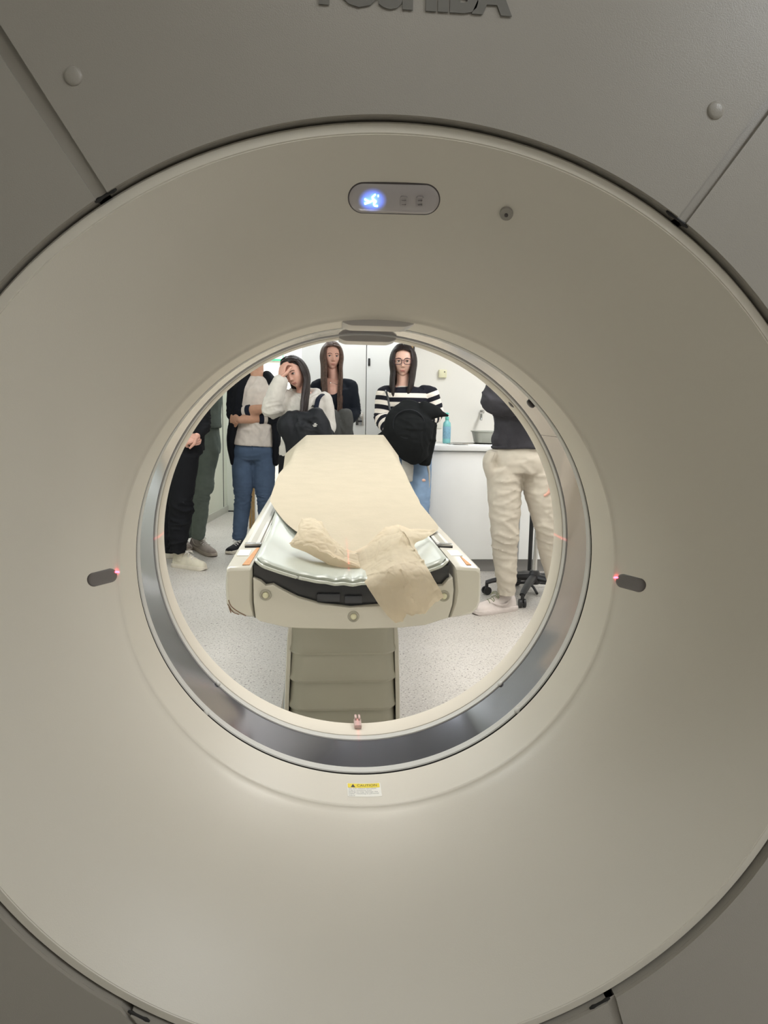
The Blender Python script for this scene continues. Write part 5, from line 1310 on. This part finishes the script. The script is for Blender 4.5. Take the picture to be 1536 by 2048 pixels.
# ---- E: dark top, long brown hair ---------------------------------------------
def person_e():
    Y = 6.15; p = lambda u, v, dy=0: P(u, v, Y+dy)
    c = p(663.5, 714); t = person((p(668, 900).x, Y, 0), 'young woman with very long brown hair in a dark scoop-neck top holding a grey coat', 'rosy')
    hc = p(670, 880); hc.z = .96
    hips = [hc+V((-.085, 0, -.03)), hc+V((.085, 0, -.03))]; kn = [V((hc.x-.09, Y-.02, .49)), V((hc.x+.09, Y-.02, .49))]; an = [V((hc.x-.10, Y+.02, .08)), V((hc.x+.11, Y+.02, .08))]
    neck = p(667, 762); chest = p(669, 790)
    sL, sR = p(636, 773), p(700, 773); eL, eR = p(628, 822, .02), p(710, 824, .0); wL, wR = p(650, 850, -.17), p(690, 848, -.16)
    tubes = legs_tubes(hc, hips, kn, an, .15, .10, .075, .052, .048, .034)
    tubes += [torso_tube(hc+V((0, 0, .02)), chest, neck, .165, .125, .09, .105), T([(neck-V((0, 0, .05)), .060, .052), (neck+V((0, 0, .02)), .047, .047), (c+V((0, .012, -.06)), .045, .049)]), arm_tube(sL, eL, wL), arm_tube(sR, eR, wR)]
    hm, Mx, surf, sh = head_mesh(c, V((0, .03, 1)), V((.16, -1, .04)), SK['rosy'], .97)
    body(t, tubes, hm, [dict(wrist=wR, d=V((-.8, -.2, .1)), palm=V((0, 1, 0)), thumb_side=1, curl=.5, size=.92), dict(wrist=wL, d=V((.8, -.2, -.1)), palm=V((0, 1, 0)), thumb_side=-1, curl=.5, size=.92)], 'rosy')
    face_parts(t, Mx, surf, .97, look=(.18, .0), browcol='brow')
    def dr(s, u): return V((s*(.030+.035*u), -.15*(1-u)+.01, 0))
    hair(t, Mx, sh, M['hairbr'], .97, .50, 0, seed=5, drape=dr, wave=.016, clumps=80, vol=.98)
    me = fuse([torso_tube(hc+V((0, 0, -.03)), chest, neck-V((0, 0, .010)), .168, .135, .098, .11, .012), T([(sL+V((.05, 0, .012)), .05, .055), (sL, .056, .058), (sL.lerp(eL, .2), .054, .054)], (0, 1, 0)), T([(sR+V((-.05, 0, .012)), .05, .055), (sR, .056, .058), (sR.lerp(eR, .2), .054, .054)], (0, 1, 0)), arm_tube(sL, eL, wL, infl=.013, end=.97), arm_tube(sR, eR, wR, infl=.013, end=.97)], .008, 3)
    wrinkle(me, .003, 14, [(eR, (0, 0, 1), .1, .035, .004)], 4)
    # scooped neckline: cut the top where it would cover the chest skin
    bm = bmesh.new(); bm.from_mesh(me); sc = p(664, 772, -.12)
    kill = [v for v in bm.verts if v.co.y < Y+.06 and ((v.co.x-sc.x)/.068)**2+((v.co.z-sc.z-.01)/.078)**2 < 1]
    bmesh.ops.delete(bm, geom=kill, context='VERTS')
    for v in bm.verts:
        if v.is_boundary and v.co.y < Y:
            dx, dz = (v.co.x-sc.x)/.068, (v.co.z-sc.z-.01)/.078; l = math.hypot(dx, dz)
            if l < 1.5: v.co.x = sc.x+.068*dx/l; v.co.z = sc.z+.01+.078*dz/l
    bm.to_mesh(me); bm.free()
    link('scoop_neck_top', me, M['navy'], t, 60)
    # skin of the upper chest
    me = fuse([T([(chest+V((-.005, -.035, -.02)), .085, .078), (chest+V((-.005, -.03, .03)), .10, .074), (neck+V((-.005, .0, -.02)), .10, .06), (neck+V((-.005, .01, .005)), .055, .05)])], .008, 3); link('chest', me, skin_mat('rosy'), t, 60)
    me = fuse(legs_tubes(hc, hips, kn, an, .15, .10, .080, .058, .056, .045, .006, waistz=.10), .011, 3); wrinkle(me, .003, 12, (), 5); link('trousers', me, M['blackcloth'], t, 60)
    for k in range(2): shoe(t, 'shoe', (an[k].x, Y+.06), (an[k].x+.02, Y-.17), M['shoeblack'], M['sole'], None)
    pts = [neck+V((-.05, .0, .0)), neck+V((-.034, -.085, -.03)), p(661, 765, -.142), neck+V((.034, -.085, -.03)), neck+V((.05, .0, .0))]
    nk = tubeo('necklace', catmull(pts, 4), [.0012]*17, M['chrome'], t, n=6)
    bm = bmesh.new(); bmesh.ops.create_uvsphere(bm, u_segments=10, v_segments=8, radius=.0045, matrix=Matrix.Translation(p(661, 765.5, -.145))); fin('pendant', bm, M['label'], nk)
    co = thing('coat', tuple(p(683, 850, -.2)), 'folded dark grey coat hanging over the arm of the woman in the dark top', 'coat')
    me = fuse([T([(p(664, 828, -.21), .05, .05), (p(668, 850, -.21), .06, .055), (p(672, 880, -.19), .06, .05), (p(674, 915, -.18), .055, .04)], (1, 0, 0)), T([(p(690, 826, -.20), .055, .045), (p(691, 850, -.20), .06, .05), (p(690, 885, -.19), .058, .045), (p(689, 920, -.18), .05, .035)], (1, 0, 0))], .008, 3)
    wrinkle(me, .005, 10, [(p(692, 850, -.25), (1, 0, 0), .12, .045, .005)], 9, (1, 1, .4)); link('coat_body', me, M['greycoat'], co, 60)

# ---- D: white hoodie, hand on the forehead ------------------------------------
def person_d():
    Y = 5.3; p = lambda u, v, dy=0: P(u, v, Y+dy)
    c = p(589, 746, -.03); t = person((p(605, 900).x, Y, 0), 'young woman in a white hoodie leaning her forehead on her hand', 'rosy')
    hc = p(606, 893); hc.z = .90
    hips = [hc+V((-.085, 0, -.03)), hc+V((.08, 0, -.03))]; kn = [V((hc.x-.10, Y-.02, .46)), V((hc.x+.08, Y-.02, .46))]; an = [V((hc.x-.12, Y+.02, .08)), V((hc.x+.07, Y+.02, .08))]
    neck = p(609, 786); chest = p(609, 816)
    sL, sR = p(572, 800), p(644, 801); eL, eR = p(541, 820, -.10), p(655, 853, .0); wL, wR = p(562, 758, -.13), p(640, 872, -.14)
    up = V((-.42, -.06, .90)); fc = V((-.42, -1, -.28))
    tubes = legs_tubes(hc, hips, kn, an, .145, .10, .075, .052, .048, .034)
    hm, Mx, surf, sh = head_mesh(c, up, fc, SK['rosy'], .96)
    tubes += [torso_tube(hc+V((0, 0, .02)), chest, neck, .155, .125, .09, .105), T([(neck-V((0, 0, .03)), .052, .05), (neck.lerp(c, .35)+V((.01, .02, 0)), .046, .046), (c+(Mx.to_3x3()@V((0, .012, -.065))), .044, .047)]), arm_tube(sL, eL, wL), arm_tube(sR, eR, wR)]
    body(t, tubes, hm, [dict(wrist=wL, d=V((.12, .10, 1)), palm=V((.75, .55, -.1)), thumb_side=-1, curl=.62, size=.95, curls=(.7, .62, .55, .5)), dict(wrist=wR, d=V((-.9, -.2, -.1)), palm=V((0, 1, 0)), thumb_side=1, curl=.5, size=.9)], 'rosy')
    face_parts(t, Mx, surf, .96, look=(.05, -.12))
    def dr(s, u): return V((.12+.04*u, .06, 0)) if s > 0 else V((.01*u-.035, -.15+.05*u, 0))
    hair(t, Mx, sh, M['hairdk'], .96, .30, .0, seed=8, drape=dr, wave=.006, clumps=70, vol=.95, start=(-.35, .45))
    infl = .020
    tt = [torso_tube(hc+V((0, 0, -.0)), chest, neck-V((0, 0, .004)), .160, .150, .105, .128, infl), arm_tube(sL, eL, wL, infl=infl+.008, end=.93), arm_tube(sR, eR, wR, infl=infl+.006, end=.95),
          T([(hc+V((0, 0, -.05)), .168, .12), (hc+V((0, 0, .02)), .172, .125)], round=False)]
    me = fuse(tt, .0075, 3)
    wrinkle(me, .004, 12, [(eL, (-.3, 0, 1), .10, .035, .006), (eL.lerp(sL, .5), (1, 0, .4), .09, .04, .005), (p(575, 812, -.09), (1, 0, .7), .08, .04, .004), (p(615, 850, -.1), (0, 0, 1), .1, .05, .003)], 3)
    hd = link('hoodie', me, M['hoodie'], t, 60)
    me = fuse([T([(neck+V((-.075, .02, -.005)), .030, .024), (neck+V((-.05, -.055, -.022)), .024, .016), (neck+V((-.01, -.10, -.045)), .018, .012)], (0, 1, 0)), T([(neck+V((.085, .02, .0)), .034, .026), (neck+V((.055, -.055, -.020)), .026, .018), (neck+V((.0, -.10, -.045)), .018, .012)], (0, 1, 0)),
               T([(neck+V((-.09, .05, .0)), .04, .035), (neck+V((0, .10, -.02)), .06, .045), (neck+V((.09, .05, .0)), .04, .035)], (0, 0, 1))], .007, 3)
    wrinkle(me, .002, 18, (), 2); link('hood', me, M['hoodie'], hd, 60)
    for dx, u1 in ((-.022, 590), (.018, 606)):
        q = [neck+V((dx, -.108, -.045)), neck+V((dx*1.3, -.125, -.09)), neck+V((dx*1.5, -.13, -.15)), neck+V((dx*1.5, -.13, -.19 if dx < 0 else -.12))]
        tubeo('drawstring', catmull(q, 3), [.0028]*10, M['tee'], hd, n=6)
    # small printed emblem on the chest
    e = p(628, 812, -.135); bm = bmesh.new()
    def tri(a, b, c_):
        f = [bm.verts.new(V((e.x+x, e.y+abs(x)*.15, e.z+z))) for x, z in (a, b, c_)]; g_ = [bm.verts.new(v.co+V((0, .006, 0))) for v in f]
        bm.faces.new(f); bm.faces.new(g_[::-1])
        for i in range(3): bm.faces.new((f[i], g_[i], g_[(i+1) % 3], f[(i+1) % 3]))
    tri((-.022, -.006), (-.004, .012), (-.004, -.004)); tri((-.006, -.008), (.002, .009), (.008, -.008)); tri((.004, -.006), (.010, .010), (.018, -.010))
    fin('chest_emblem', bm, M['ink'], hd, shade=False)
    me = fuse(legs_tubes(hc, hips, kn, an, .145, .10, .080, .058, .056, .045, .006, waistz=.08), .010, 3); wrinkle(me, .003, 12, (), 5); link('trousers', me, M['blackcloth'], t, 60)
    for k in range(2): shoe(t, 'shoe', (an[k].x, Y+.06), (an[k].x+.02, Y-.17), M['shoeblack'], M['sole'], None)
    # backpack strap over her shoulder and the black padded bag she holds
    bg = thing('backpack', tuple(p(612, 855, -.2)), 'black padded backpack held in front of the white hoodie', 'bag')
    D = -.20
    me = fuse([T([(p(582, 832, D), .045, .05), (p(576, 848, D), .075, .07), (p(585, 866, D), .08, .075), (p(596, 890, D+.01), .09, .07), (p(600, 915, D+.02), .09, .06)], (1, 0, 0)),
               T([(p(590, 834, D), .05, .05), (p(612, 838, D-.01), .05, .06), (p(634, 832, D), .045, .055)], (0, 0, 1)),
               T([(p(632, 826, D), .055, .05), (p(634, 845, D), .085, .07), (p(640, 865, D), .085, .07), (p(640, 890, D+.01), .09, .065), (p(630, 915, D+.02), .09, .06)], (1, 0, 0)),
               T([(p(600, 850, D-.01), .08, .07), (p(612, 875, D-.01), .1, .075), (p(615, 905, D), .1, .065)], (1, 0, 0)),
               T([(p(652, 862, D+.03), .04, .04), (p(662, 868, D+.04), .03, .03)], (0, 0, 1))], .008, 3)
    wrinkle(me, .006, 9, [(p(600, 850, D-.07), (1, 0, .3), .09, .05, .006), (p(630, 850, D-.07), (.2, 0, 1), .09, .05, .005)], 6); bb = link('bag_body', me, M['puffer'], bg, 60)
    lg = text_mesh('THE\nNORTH\nFACE', .0085, .0006, .0004)
    e = p(630, 850, D-.088)
    for v in lg.vertices: v.co = V((e.x+v.co.x, e.y+.002-v.co.z, e.z+v.co.y+v.co.x*.15))
    link('printed_logo', lg, M['label'], bb, shade=False)
    q = [p(646, 792, .03), p(645, 789, -.06), p(637, 797, -.125), p(633, 812, -.15), p(632, 826, D+.03)]
    tubeo('shoulder_strap', catmull(q, 4), [(.016, .006)]*17, M['strapnavy'], bg, side=(1, 0, 0))

# ---- C: jeans, white tee, open dark jacket, arms folded ------------------------
def person_c():
    Y = 5.98; p = lambda u, v, dy=0: P(u, v, Y+dy)
    t = person((p(508, 900).x, Y, 0), 'man in a white T-shirt, open dark jacket with striped cuffs and blue jeans, arms folded', 'tan')
    c = p(512, 700); hc = p(507, 905); 
    hips = [p(487, 922), p(527, 922)]; kn = [p(486, 992, -.02), p(530, 992, -.02)]; an = [p(478, 1078), p(536, 1080, .05)]; an[0].z = max(an[0].z, .08); an[1].z = .10
    neck = p(513, 749); chest = p(511, 785)
    sL, sR = p(474, 769), p(551, 769); eL, eR = p(470, 828, -.03), p(552, 832, -.03); wL, wR = p(536, 815, -.19), p(478, 840, -.15)
    tubes = legs_tubes(hc, hips, kn, an, .16, .105, .080, .055, .052, .036)
    tubes += [torso_tube(hc+V((0, 0, .03)), chest, neck, .185, .145, .105, .135), T([(neck-V((0, 0, .04)), .066, .06), (neck+V((0, 0, .03)), .058, .058), (c+V((0, .015, -.07)), .056, .060)]), arm_tube(sL, eL, wL, (.058, .052, .046, .044, .034, .029)), arm_tube(sR, eR, wR, (.058, .052, .046, .044, .034, .029))]
    hm, Mx, surf, sh = head_mesh(c, V((0, 0, 1)), V((.15, -1, 0)), SK['tan'], 1.02, False)
    body(t, tubes, hm, [dict(wrist=wL, d=V((1, .2, .05)), palm=V((0, 1, 0)), thumb_side=-1, curl=.5), dict(wrist=wR, d=V((-.75, .65, .1)), palm=V((.3, 1, 0)), thumb_side=1, curl=.8)], 'tan')
    face_parts(t, Mx, surf, 1.02, False); short_hair(t, Mx, sh, M['hairdk'])
    me = fuse([torso_tube(hc+V((0, 0, .055)), chest, neck-V((0, 0, .012)), .188, .160, .112, .150, .010)], .008, 3)
    wrinkle(me, .003, 12, [(p(490, 860, -.12), (.8, 0, .7), .10, .05, .006), (p(525, 862, -.12), (-.8, 0, .7), .10, .05, .006), (p(516, 780, -.12), (1, 0, -.3), .10, .055, .005)], 7); ts = link('t_shirt', me, M['tee'], t, 60)
    # neckline opening shows skin
    me = fuse([T([(neck+V((0, -.045, -.045)), .045, .035), (neck+V((0, -.02, -.01)), .065, .05), (neck+V((0, .0, .02)), .058, .055)])], .007, 3); link('throat', me, skin_mat('tan'), t, 60)
    # jacket: sleeves, back, two open fronts
    jt = [arm_tube(sL, eL, wL, (.064, .060, .058, .052, .045, .042), .012, end=.34), arm_tube(sR, eR, wR, (.064, .060, .058, .052, .045, .042), .012, end=.30),
          T([(p(468, 925, .02), .03, .09), (p(464, 880, .01), .04, .11), (p(475, 820, -.01), .05, .12), (p(483, 775, -.03), .062, .115), (p(495, 753, -.01), .042, .08)], (1, 0, 0)),
          T([(p(551, 925, .02), .03, .09), (p(553, 880, .01), .035, .11), (p(549, 820, .02), .035, .10), (p(546, 775, .0), .055, .10), (p(533, 752, .01), .045, .07)], (1, 0, 0)),
          T([(hc+V((0, .10, .0)), .17, .03), (chest+V((0, .10, 0)), .19, .03), (neck+V((0, .07, -.01)), .10, .03)], (1, 0, 0))]
    me = fuse(jt, .008, 3); wrinkle(me, .004, 11, [(eL, (.3, 0, 1), .1, .04, .005), (eR, (.3, 0, 1), .1, .04, .005)], 4); jk = link('jacket', me, M['jacket'], t, 60)
    for e0, w0, f0 in ((eL, wL, .33), (eR, wR, .29)):
        L = (w0-e0).length; dr_ = (w0-e0).normalized()
        for off, m_ in ((0, 'tee'), (.030, 'strapnavy')):
            a = e0+dr_*(L*f0+off); bm = bmesh.new(); ring_tube(bm, [a-dr_*.002, a, a+dr_*.031, a+dr_*.033], [(.050, .054), (.0535, .058), (.051, .055), (.046, .050)], (0, 0, 1), 24); fin('cuff_band', bm, M[m_], jk)
    me = fuse([T([(p(556, 766, .0), .02, .05), (p(560, 772, .0), .012, .04)], (1, 0, 0))], .006, 1); link('shoulder_badge', me, M['strap'], jk)
    me = fuse(legs_tubes(hc, hips, kn, an, .165, .11, .088, .064, .060, .046, .006, waistz=.075), .0085, 3)
    wrinkle(me, .003, 12, [(kn[0], (0, 0, 1), .12, .032, .006), (kn[1], (0, 0, 1), .12, .032, .006), (an[0], (0, 0, 1), .1, .03, .006), (hc+V((0, -.1, -.06)), (0, .2, 1), .1, .045, .004)], 5); jn = link('jeans', me, M['denim'], t, 60)
    tubeo('fly_seam', [hc+V((.0, -.118, .06)), hc+V((.004, -.122, 0)), hc+V((.002, -.112, -.05))], [.003]*3, M['denim'], jn, n=6)
    h, q = PZ(489, 1098, 0), PZ(456, 1109, 0)
    shoe(t, 'shoe', (h.x+.01, h.y+.02), (q.x, q.y), M['shoeblack'], M['sole'], None, .066, .092)
    shoe(t, 'shoe', (an[1].x+.02, an[1].y+.08), (an[1].x-.05, an[1].y-.16), M['shoeblack'], M['sole'], None, .066, .092)

# ---- A: black clothes, high-top canvas shoes, hands clasped ---------------------
def person_a():
    Y = 5.5; p = lambda u, v, dy=0: P(u, v, Y+dy)
    t = person((p(366, 900).x, Y, 0), 'person in black clothes with cream high-top shoes and clasped hands at the far left', 'rosy')
    c = p(374, 716); hc = p(366, 893); S_ = V((.55, -.84, 0))
    hips = [p(358, 912, .07), p(370, 912, -.05)]; kn = [p(345, 1000, .10), p(361, 1008, -.03)]; an = [p(336, 1080, .12), p(355, 1092, .0)]; an[0].z = .10; an[1].z = .12
    neck = p(374, 760); chest = p(374, 795)
    sL, sR = p(350, 782, .12), p(400, 784, -.05); eL, eR = p(346, 850, .06), p(406, 850, -.06); wL, wR = p(370, 878, -.16), p(394, 872, -.17)
    sd = (.8, .6, 0)
    tubes = legs_tubes(hc, hips, kn, an, .135, .12, .082, .058, .054, .038, side=sd)
    tubes += [torso_tube(hc+V((0, 0, .03)), chest, neck, .18, .135, .105, .13, side=sd), T([(neck-V((0, 0, .04)), .06, .055), (neck+V((0, 0, .03)), .052, .052), (c+V((-.01, .012, -.07)), .050, .054)]), arm_tube(sL, eL, wL), arm_tube(sR, eR, wR)]
    hm, Mx, surf, sh = head_mesh(c, V((0, 0, 1)), V((.7, -1, 0)), SK['rosy'], 1, False)
    body(t, tubes, hm, [dict(wrist=wR, d=V((-.75, -.25, -.30)), palm=V((-.1, .75, -.65)), thumb_side=1, curl=.95, size=.92, curls=(.9, 1.0, 1.05, 1.1), spread=.03), dict(wrist=wL, d=V((.85, -.2, -.20)), palm=V((.2, .75, .6)), thumb_side=-1, curl=.9, size=.92, curls=(.85, .95, 1.0, 1.1), spread=.03)], 'rosy')
    face_parts(t, Mx, surf, 1, False); short_hair(t, Mx, sh, M['hairdk'])
    me = fuse([torso_tube(hc+V((0, 0, -.02)), chest, neck-V((0, 0, .0)), .185, .15, .115, .145, .014, side=sd), arm_tube(sL, eL, wL, infl=.02, end=.88), arm_tube(sR, eR, wR, infl=.018, end=.75)], .009, 3)
    wrinkle(me, .005, 12, [(eR, (0, 0, 1), .1, .04, .006)], 4); link('jacket', me, M['blackcloth'], t, 60)
    me = fuse(legs_tubes(hc, hips, kn, an, .14, .125, .092, .075, .072, .052, .008, waistz=.07, side=sd), .009, 3)
    wrinkle(me, .006, 10, [(kn[1]+V((.03, 0, -.06)), (.3, 0, 1), .12, .09, .016), (an[1]+V((0, 0, .06)), (0, 0, 1), .10, .06, .012)], 2); link('trousers', me, M['blackcloth'], t, 60)
    h, q = PZ(346, 1136, 0), PZ(411, 1141, 0)
    shoe(t, 'high_top_shoe', (h.x-.005, h.y+.06), (q.x, q.y), M['canvas'], M['sole'], None, .095, .094, .085)
    h, q = PZ(322, 1120, 0), PZ(372, 1122, 0); shoe(t, 'high_top_shoe', (h.x-.08, h.y+.14), (q.x-.09, q.y+.12), M['canvas'], M['sole'], None, .095, .094, .085)

# ---- B: grey green tracksuit ----------------------------------------------------
def person_b():
    Y = 6.12; p = lambda u, v, dy=0: P(u, v, Y+dy)
    t = person((p(405, 900).x, Y, 0), 'person in a grey-green tracksuit and grey trainers standing by the left wall', 'rosy')
    c = p(402, 694); hc = p(407, 893)
    hips = [p(396, 905, .05), p(413, 902, -.03)]; kn = [p(384, 985, .12), p(403, 985, -.02)]; an = [p(371, 1070, .16), p(396, 1078, .0)]; an[0].z = .10; an[1].z = .11
    neck = p(403, 740); chest = p(404, 778); sd = (.85, .5, 0)
    sL, sR = p(372, 764, .06), p(426, 764, -.02); eL, eR = p(366, 826, .02), p(424, 822, .06); wL, wR = p(384, 868, .06), p(408, 866, .04)
    tubes = legs_tubes(hc, hips, kn, an, .135, .12, .082, .058, .054, .038, side=sd)
    tubes += [torso_tube(hc+V((0, 0, .03)), chest, neck, .18, .135, .105, .13, side=sd), T([(neck-V((0, 0, .04)), .06, .055), (neck+V((0, 0, .03)), .052, .052), (c+V((-.01, .012, -.07)), .050, .054)]), arm_tube(sL, eL, wL), arm_tube(sR, eR, wR)]
    hm, Mx, surf, sh = head_mesh(c, V((0, 0, 1)), V((.6, -1, 0)), SK['rosy'], 1, False)
    body(t, tubes, hm, [dict(wrist=wR, d=V((-.1, -.1, -1)), palm=V((-1, 0, 0)), thumb_side=1, curl=.3), dict(wrist=wL, d=V((.1, -.1, -1)), palm=V((1, 0, 0)), thumb_side=1, curl=.3)], 'rosy')
    face_parts(t, Mx, surf, 1, False); short_hair(t, Mx, sh, M['hairbr'])
    me = fuse([torso_tube(hc+V((0, 0, .15)), chest, neck, .185, .14, .115, .14, .012, side=sd), arm_tube(sL, eL, wL, infl=.016, end=.95), arm_tube(sR, eR, wR, infl=.014, end=.85), T([(p(407, 845), .118, .11), (p(407, 826), .130, .12), (p(406, 812), .118, .11)], sd, round=False)], .009, 3)
    wrinkle(me, .004, 12, (), 4); link('sweatshirt', me, M['tracksuit'], t, 60)
    me = fuse(legs_tubes(hc, hips, kn, an, .135, .12, .088, .066, .060, .046, .006, waistz=.16, side=sd)+[T([(p(418, 880, -.05), .05, .05), (p(424, 905, -.05), .058, .055), (p(415, 950, -.03), .05, .05)], (1, 0, 0)), T([(p(408, 955, -.03), .075, .07), (p(412, 972, -.03), .068, .065), (p(404, 984, -.02), .062, .06)], (1, 0, 0))], .0085, 3)
    wrinkle(me, .004, 12, [(kn[1], (.1, 0, 1), .1, .04, .008), (an[1], (0, 0, 1), .1, .05, .006)], 6); link('tracksuit_bottoms', me, M['tracksuit'], t, 60)
    h, q = PZ(385, 1093, 0), PZ(428, 1114, 0); shoe(t, 'trainer', (h.x, h.y), (q.x, q.y), M['shoegrey'], M['solebeige'], None, .078, .10, swoosh=True)
    h, q = PZ(362, 1088, 0), PZ(376, 1104, 0); shoe(t, 'trainer', (h.x-.05, h.y+.12), (q.x, q.y), M['shoegrey'], M['solebeige'], None, .078, .10)

# ---- G: beige trousers, dark sweatshirt, white trainers --------------------------
def person_g():
    Y = 4.25; p = lambda u, v, dy=0: P(u, v, Y+dy)
    t = person((p(1040, 900).x, Y, 0), 'man in beige cuffed trousers, dark grey sweatshirt and white trainers on the right', 'rosy')
    c = p(1045, 690); hc = p(1043, 925)
    hips = [p(1008, 945), p(1076, 948)]; kn = [p(1010, 1062, -.03), p(1096, 1052, -.02)]; an = [p(1013, 1180), p(1112, 1165, .05)]
    neck = p(1048, 742); chest = p(1046, 790)
    sL, sR = p(1004, 760), p(1098, 760); eL, eR = p(985, 805, -.04), p(1122, 850, .0); wL, wR = p(1066, 812, -.20), p(1104, 950, -.08)
    tubes = legs_tubes(hc, hips, kn, an, .165, .11, .082, .058, .054, .036)
    tubes += [torso_tube(hc+V((0, 0, .03)), chest, neck, .19, .15, .11, .14), T([(neck-V((0, 0, .04)), .066, .06), (neck+V((0, 0, .03)), .058, .058), (c+V((0, .015, -.07)), .056, .060)]), arm_tube(sL, eL, wL, (.058, .052, .046, .044, .034, .029)), arm_tube(sR, eR, wR, (.058, .052, .046, .044, .034, .029))]
    hm, Mx, surf, sh = head_mesh(c, V((0, 0, 1)), V((-.3, -1, 0)), SK['rosy'], 1.02, False)
    body(t, tubes, hm, [dict(wrist=wR, d=V((-.12, -.05, -1)), palm=V((-1, .2, 0)), thumb_side=1, curl=.35), dict(wrist=wL, d=V((1, .1, -.1)), palm=V((0, 1, 0)), thumb_side=-1, curl=.5)], 'rosy')
    face_parts(t, Mx, surf, 1.02, False); short_hair(t, Mx, sh, M['hairdk'])
    me = fuse([torso_tube(hc+V((0, 0, .085)), chest, neck-V((0, 0, .0)), .195, .165, .115, .155, .012), T([(p(1040, 893), .172, .12), (p(1042, 880), .176, .124), (p(1044, 862), .16, .12)], round=False),
               arm_tube(sL, eL, wL, (.062, .062, .060, .056, .045, .038), .012, end=.96), arm_tube(sR, eR, wR, (.062, .058, .054, .048, .040, .036), .012, end=.92)], .009, 3)
    wrinkle(me, .005, 9, [(eL+V((.02, 0, 0)), (.5, 0, 1), .11, .05, .007), (p(995, 865, -.1), (1, 0, .1), .10, .05, .007), (p(1030, 815, -.2), (.1, 0, 1), .12, .045, .005)], 4)
    sw_ = link('sweatshirt', me, M['sweatgrey'], t, 60)
    me = fuse([T([(p(1040, 896), .170, .118), (p(1040, 889), .174, .122)], round=False)], .008, 1); link('waistband', me, M['sweatgrey'], sw_, 60)
    tr = legs_tubes(hc, hips, kn, an, .172, .118, .098, .074, .068, .046, .006, waistz=.125)
    tr += [T([(p(984, 910, -.02), .035, .06), (p(977, 925, -.02), .035, .06), (p(985, 950, -.02), .04, .06)], (1, 0, 0))]
    me = fuse(tr, .009, 3)
    wrinkle(me, .005, 9, [(kn[0]+V((0, -.06, -.02)), (.15, 0, 1), .16, .055, .007), (kn[1]+V((0, -.06, 0)), (.15, 0, 1), .14, .055, .007), (an[0]+V((0, 0, .10)), (.2, 0, 1), .10, .045, .006), (hc+V((0, -.11, -.08)), (.1, 0, 1), .13, .05, .006), (hips[0]+V((0, -.09, -.1)), (-.5, 0, 1), .12, .06, .006)], 3)
    tz = link('trousers', me, M['chino'], t, 60)
    for k in (0, 1):
        bm = bmesh.new(); nn = 48; a = an[k]; rows = []
        for q in range(6):
            z = a.z-.026+.054*q/5; rows.append([bm.verts.new((a.x+(.050+.0022*math.cos(w_*24)+(.004 if q in (2, 3) else 0))*math.cos(2*PI*w_/nn), a.y+(.050+.0022*math.cos(w_*24))*math.sin(2*PI*w_/nn), z)) for w_ in range(nn)])
        for A, B in zip(rows, rows[1:]):
            for i in range(nn): bm.faces.new((A[i], A[(i+1) % nn], B[(i+1) % nn], B[i]))
        fin('elastic_cuff', bm, M['chino'], tz, 60)
    bm = bmesh.new(); ring_tube(bm, catmull([p(990, 906, -.10), p(984, 920, -.085), p(978, 932, -.06)], 3), [.0025]*7, None, 6); fin('pocket_seam', bm, M['chino'], tz)
    h, q = PZ(1028, 1219, 0), PZ(947, 1229, 0)
    shoe(t, 'trainer', (h.x+.005, h.y+.01), (q.x, q.y), M['shoewhite'], M['shoewhite'], None, .082, .102, lacem=M['lacegreen'], swoosh=True)
    shoe(t, 'trainer', (an[1].x+.03, an[1].y+.06), (an[1].x+.03, an[1].y-.22), M['shoewhite'], M['shoewhite'], None, .082, .102, lacem=M['lacegreen'], swoosh=True)

for f in (person_f, person_e, person_d, person_c, person_a, person_b, person_g): f()
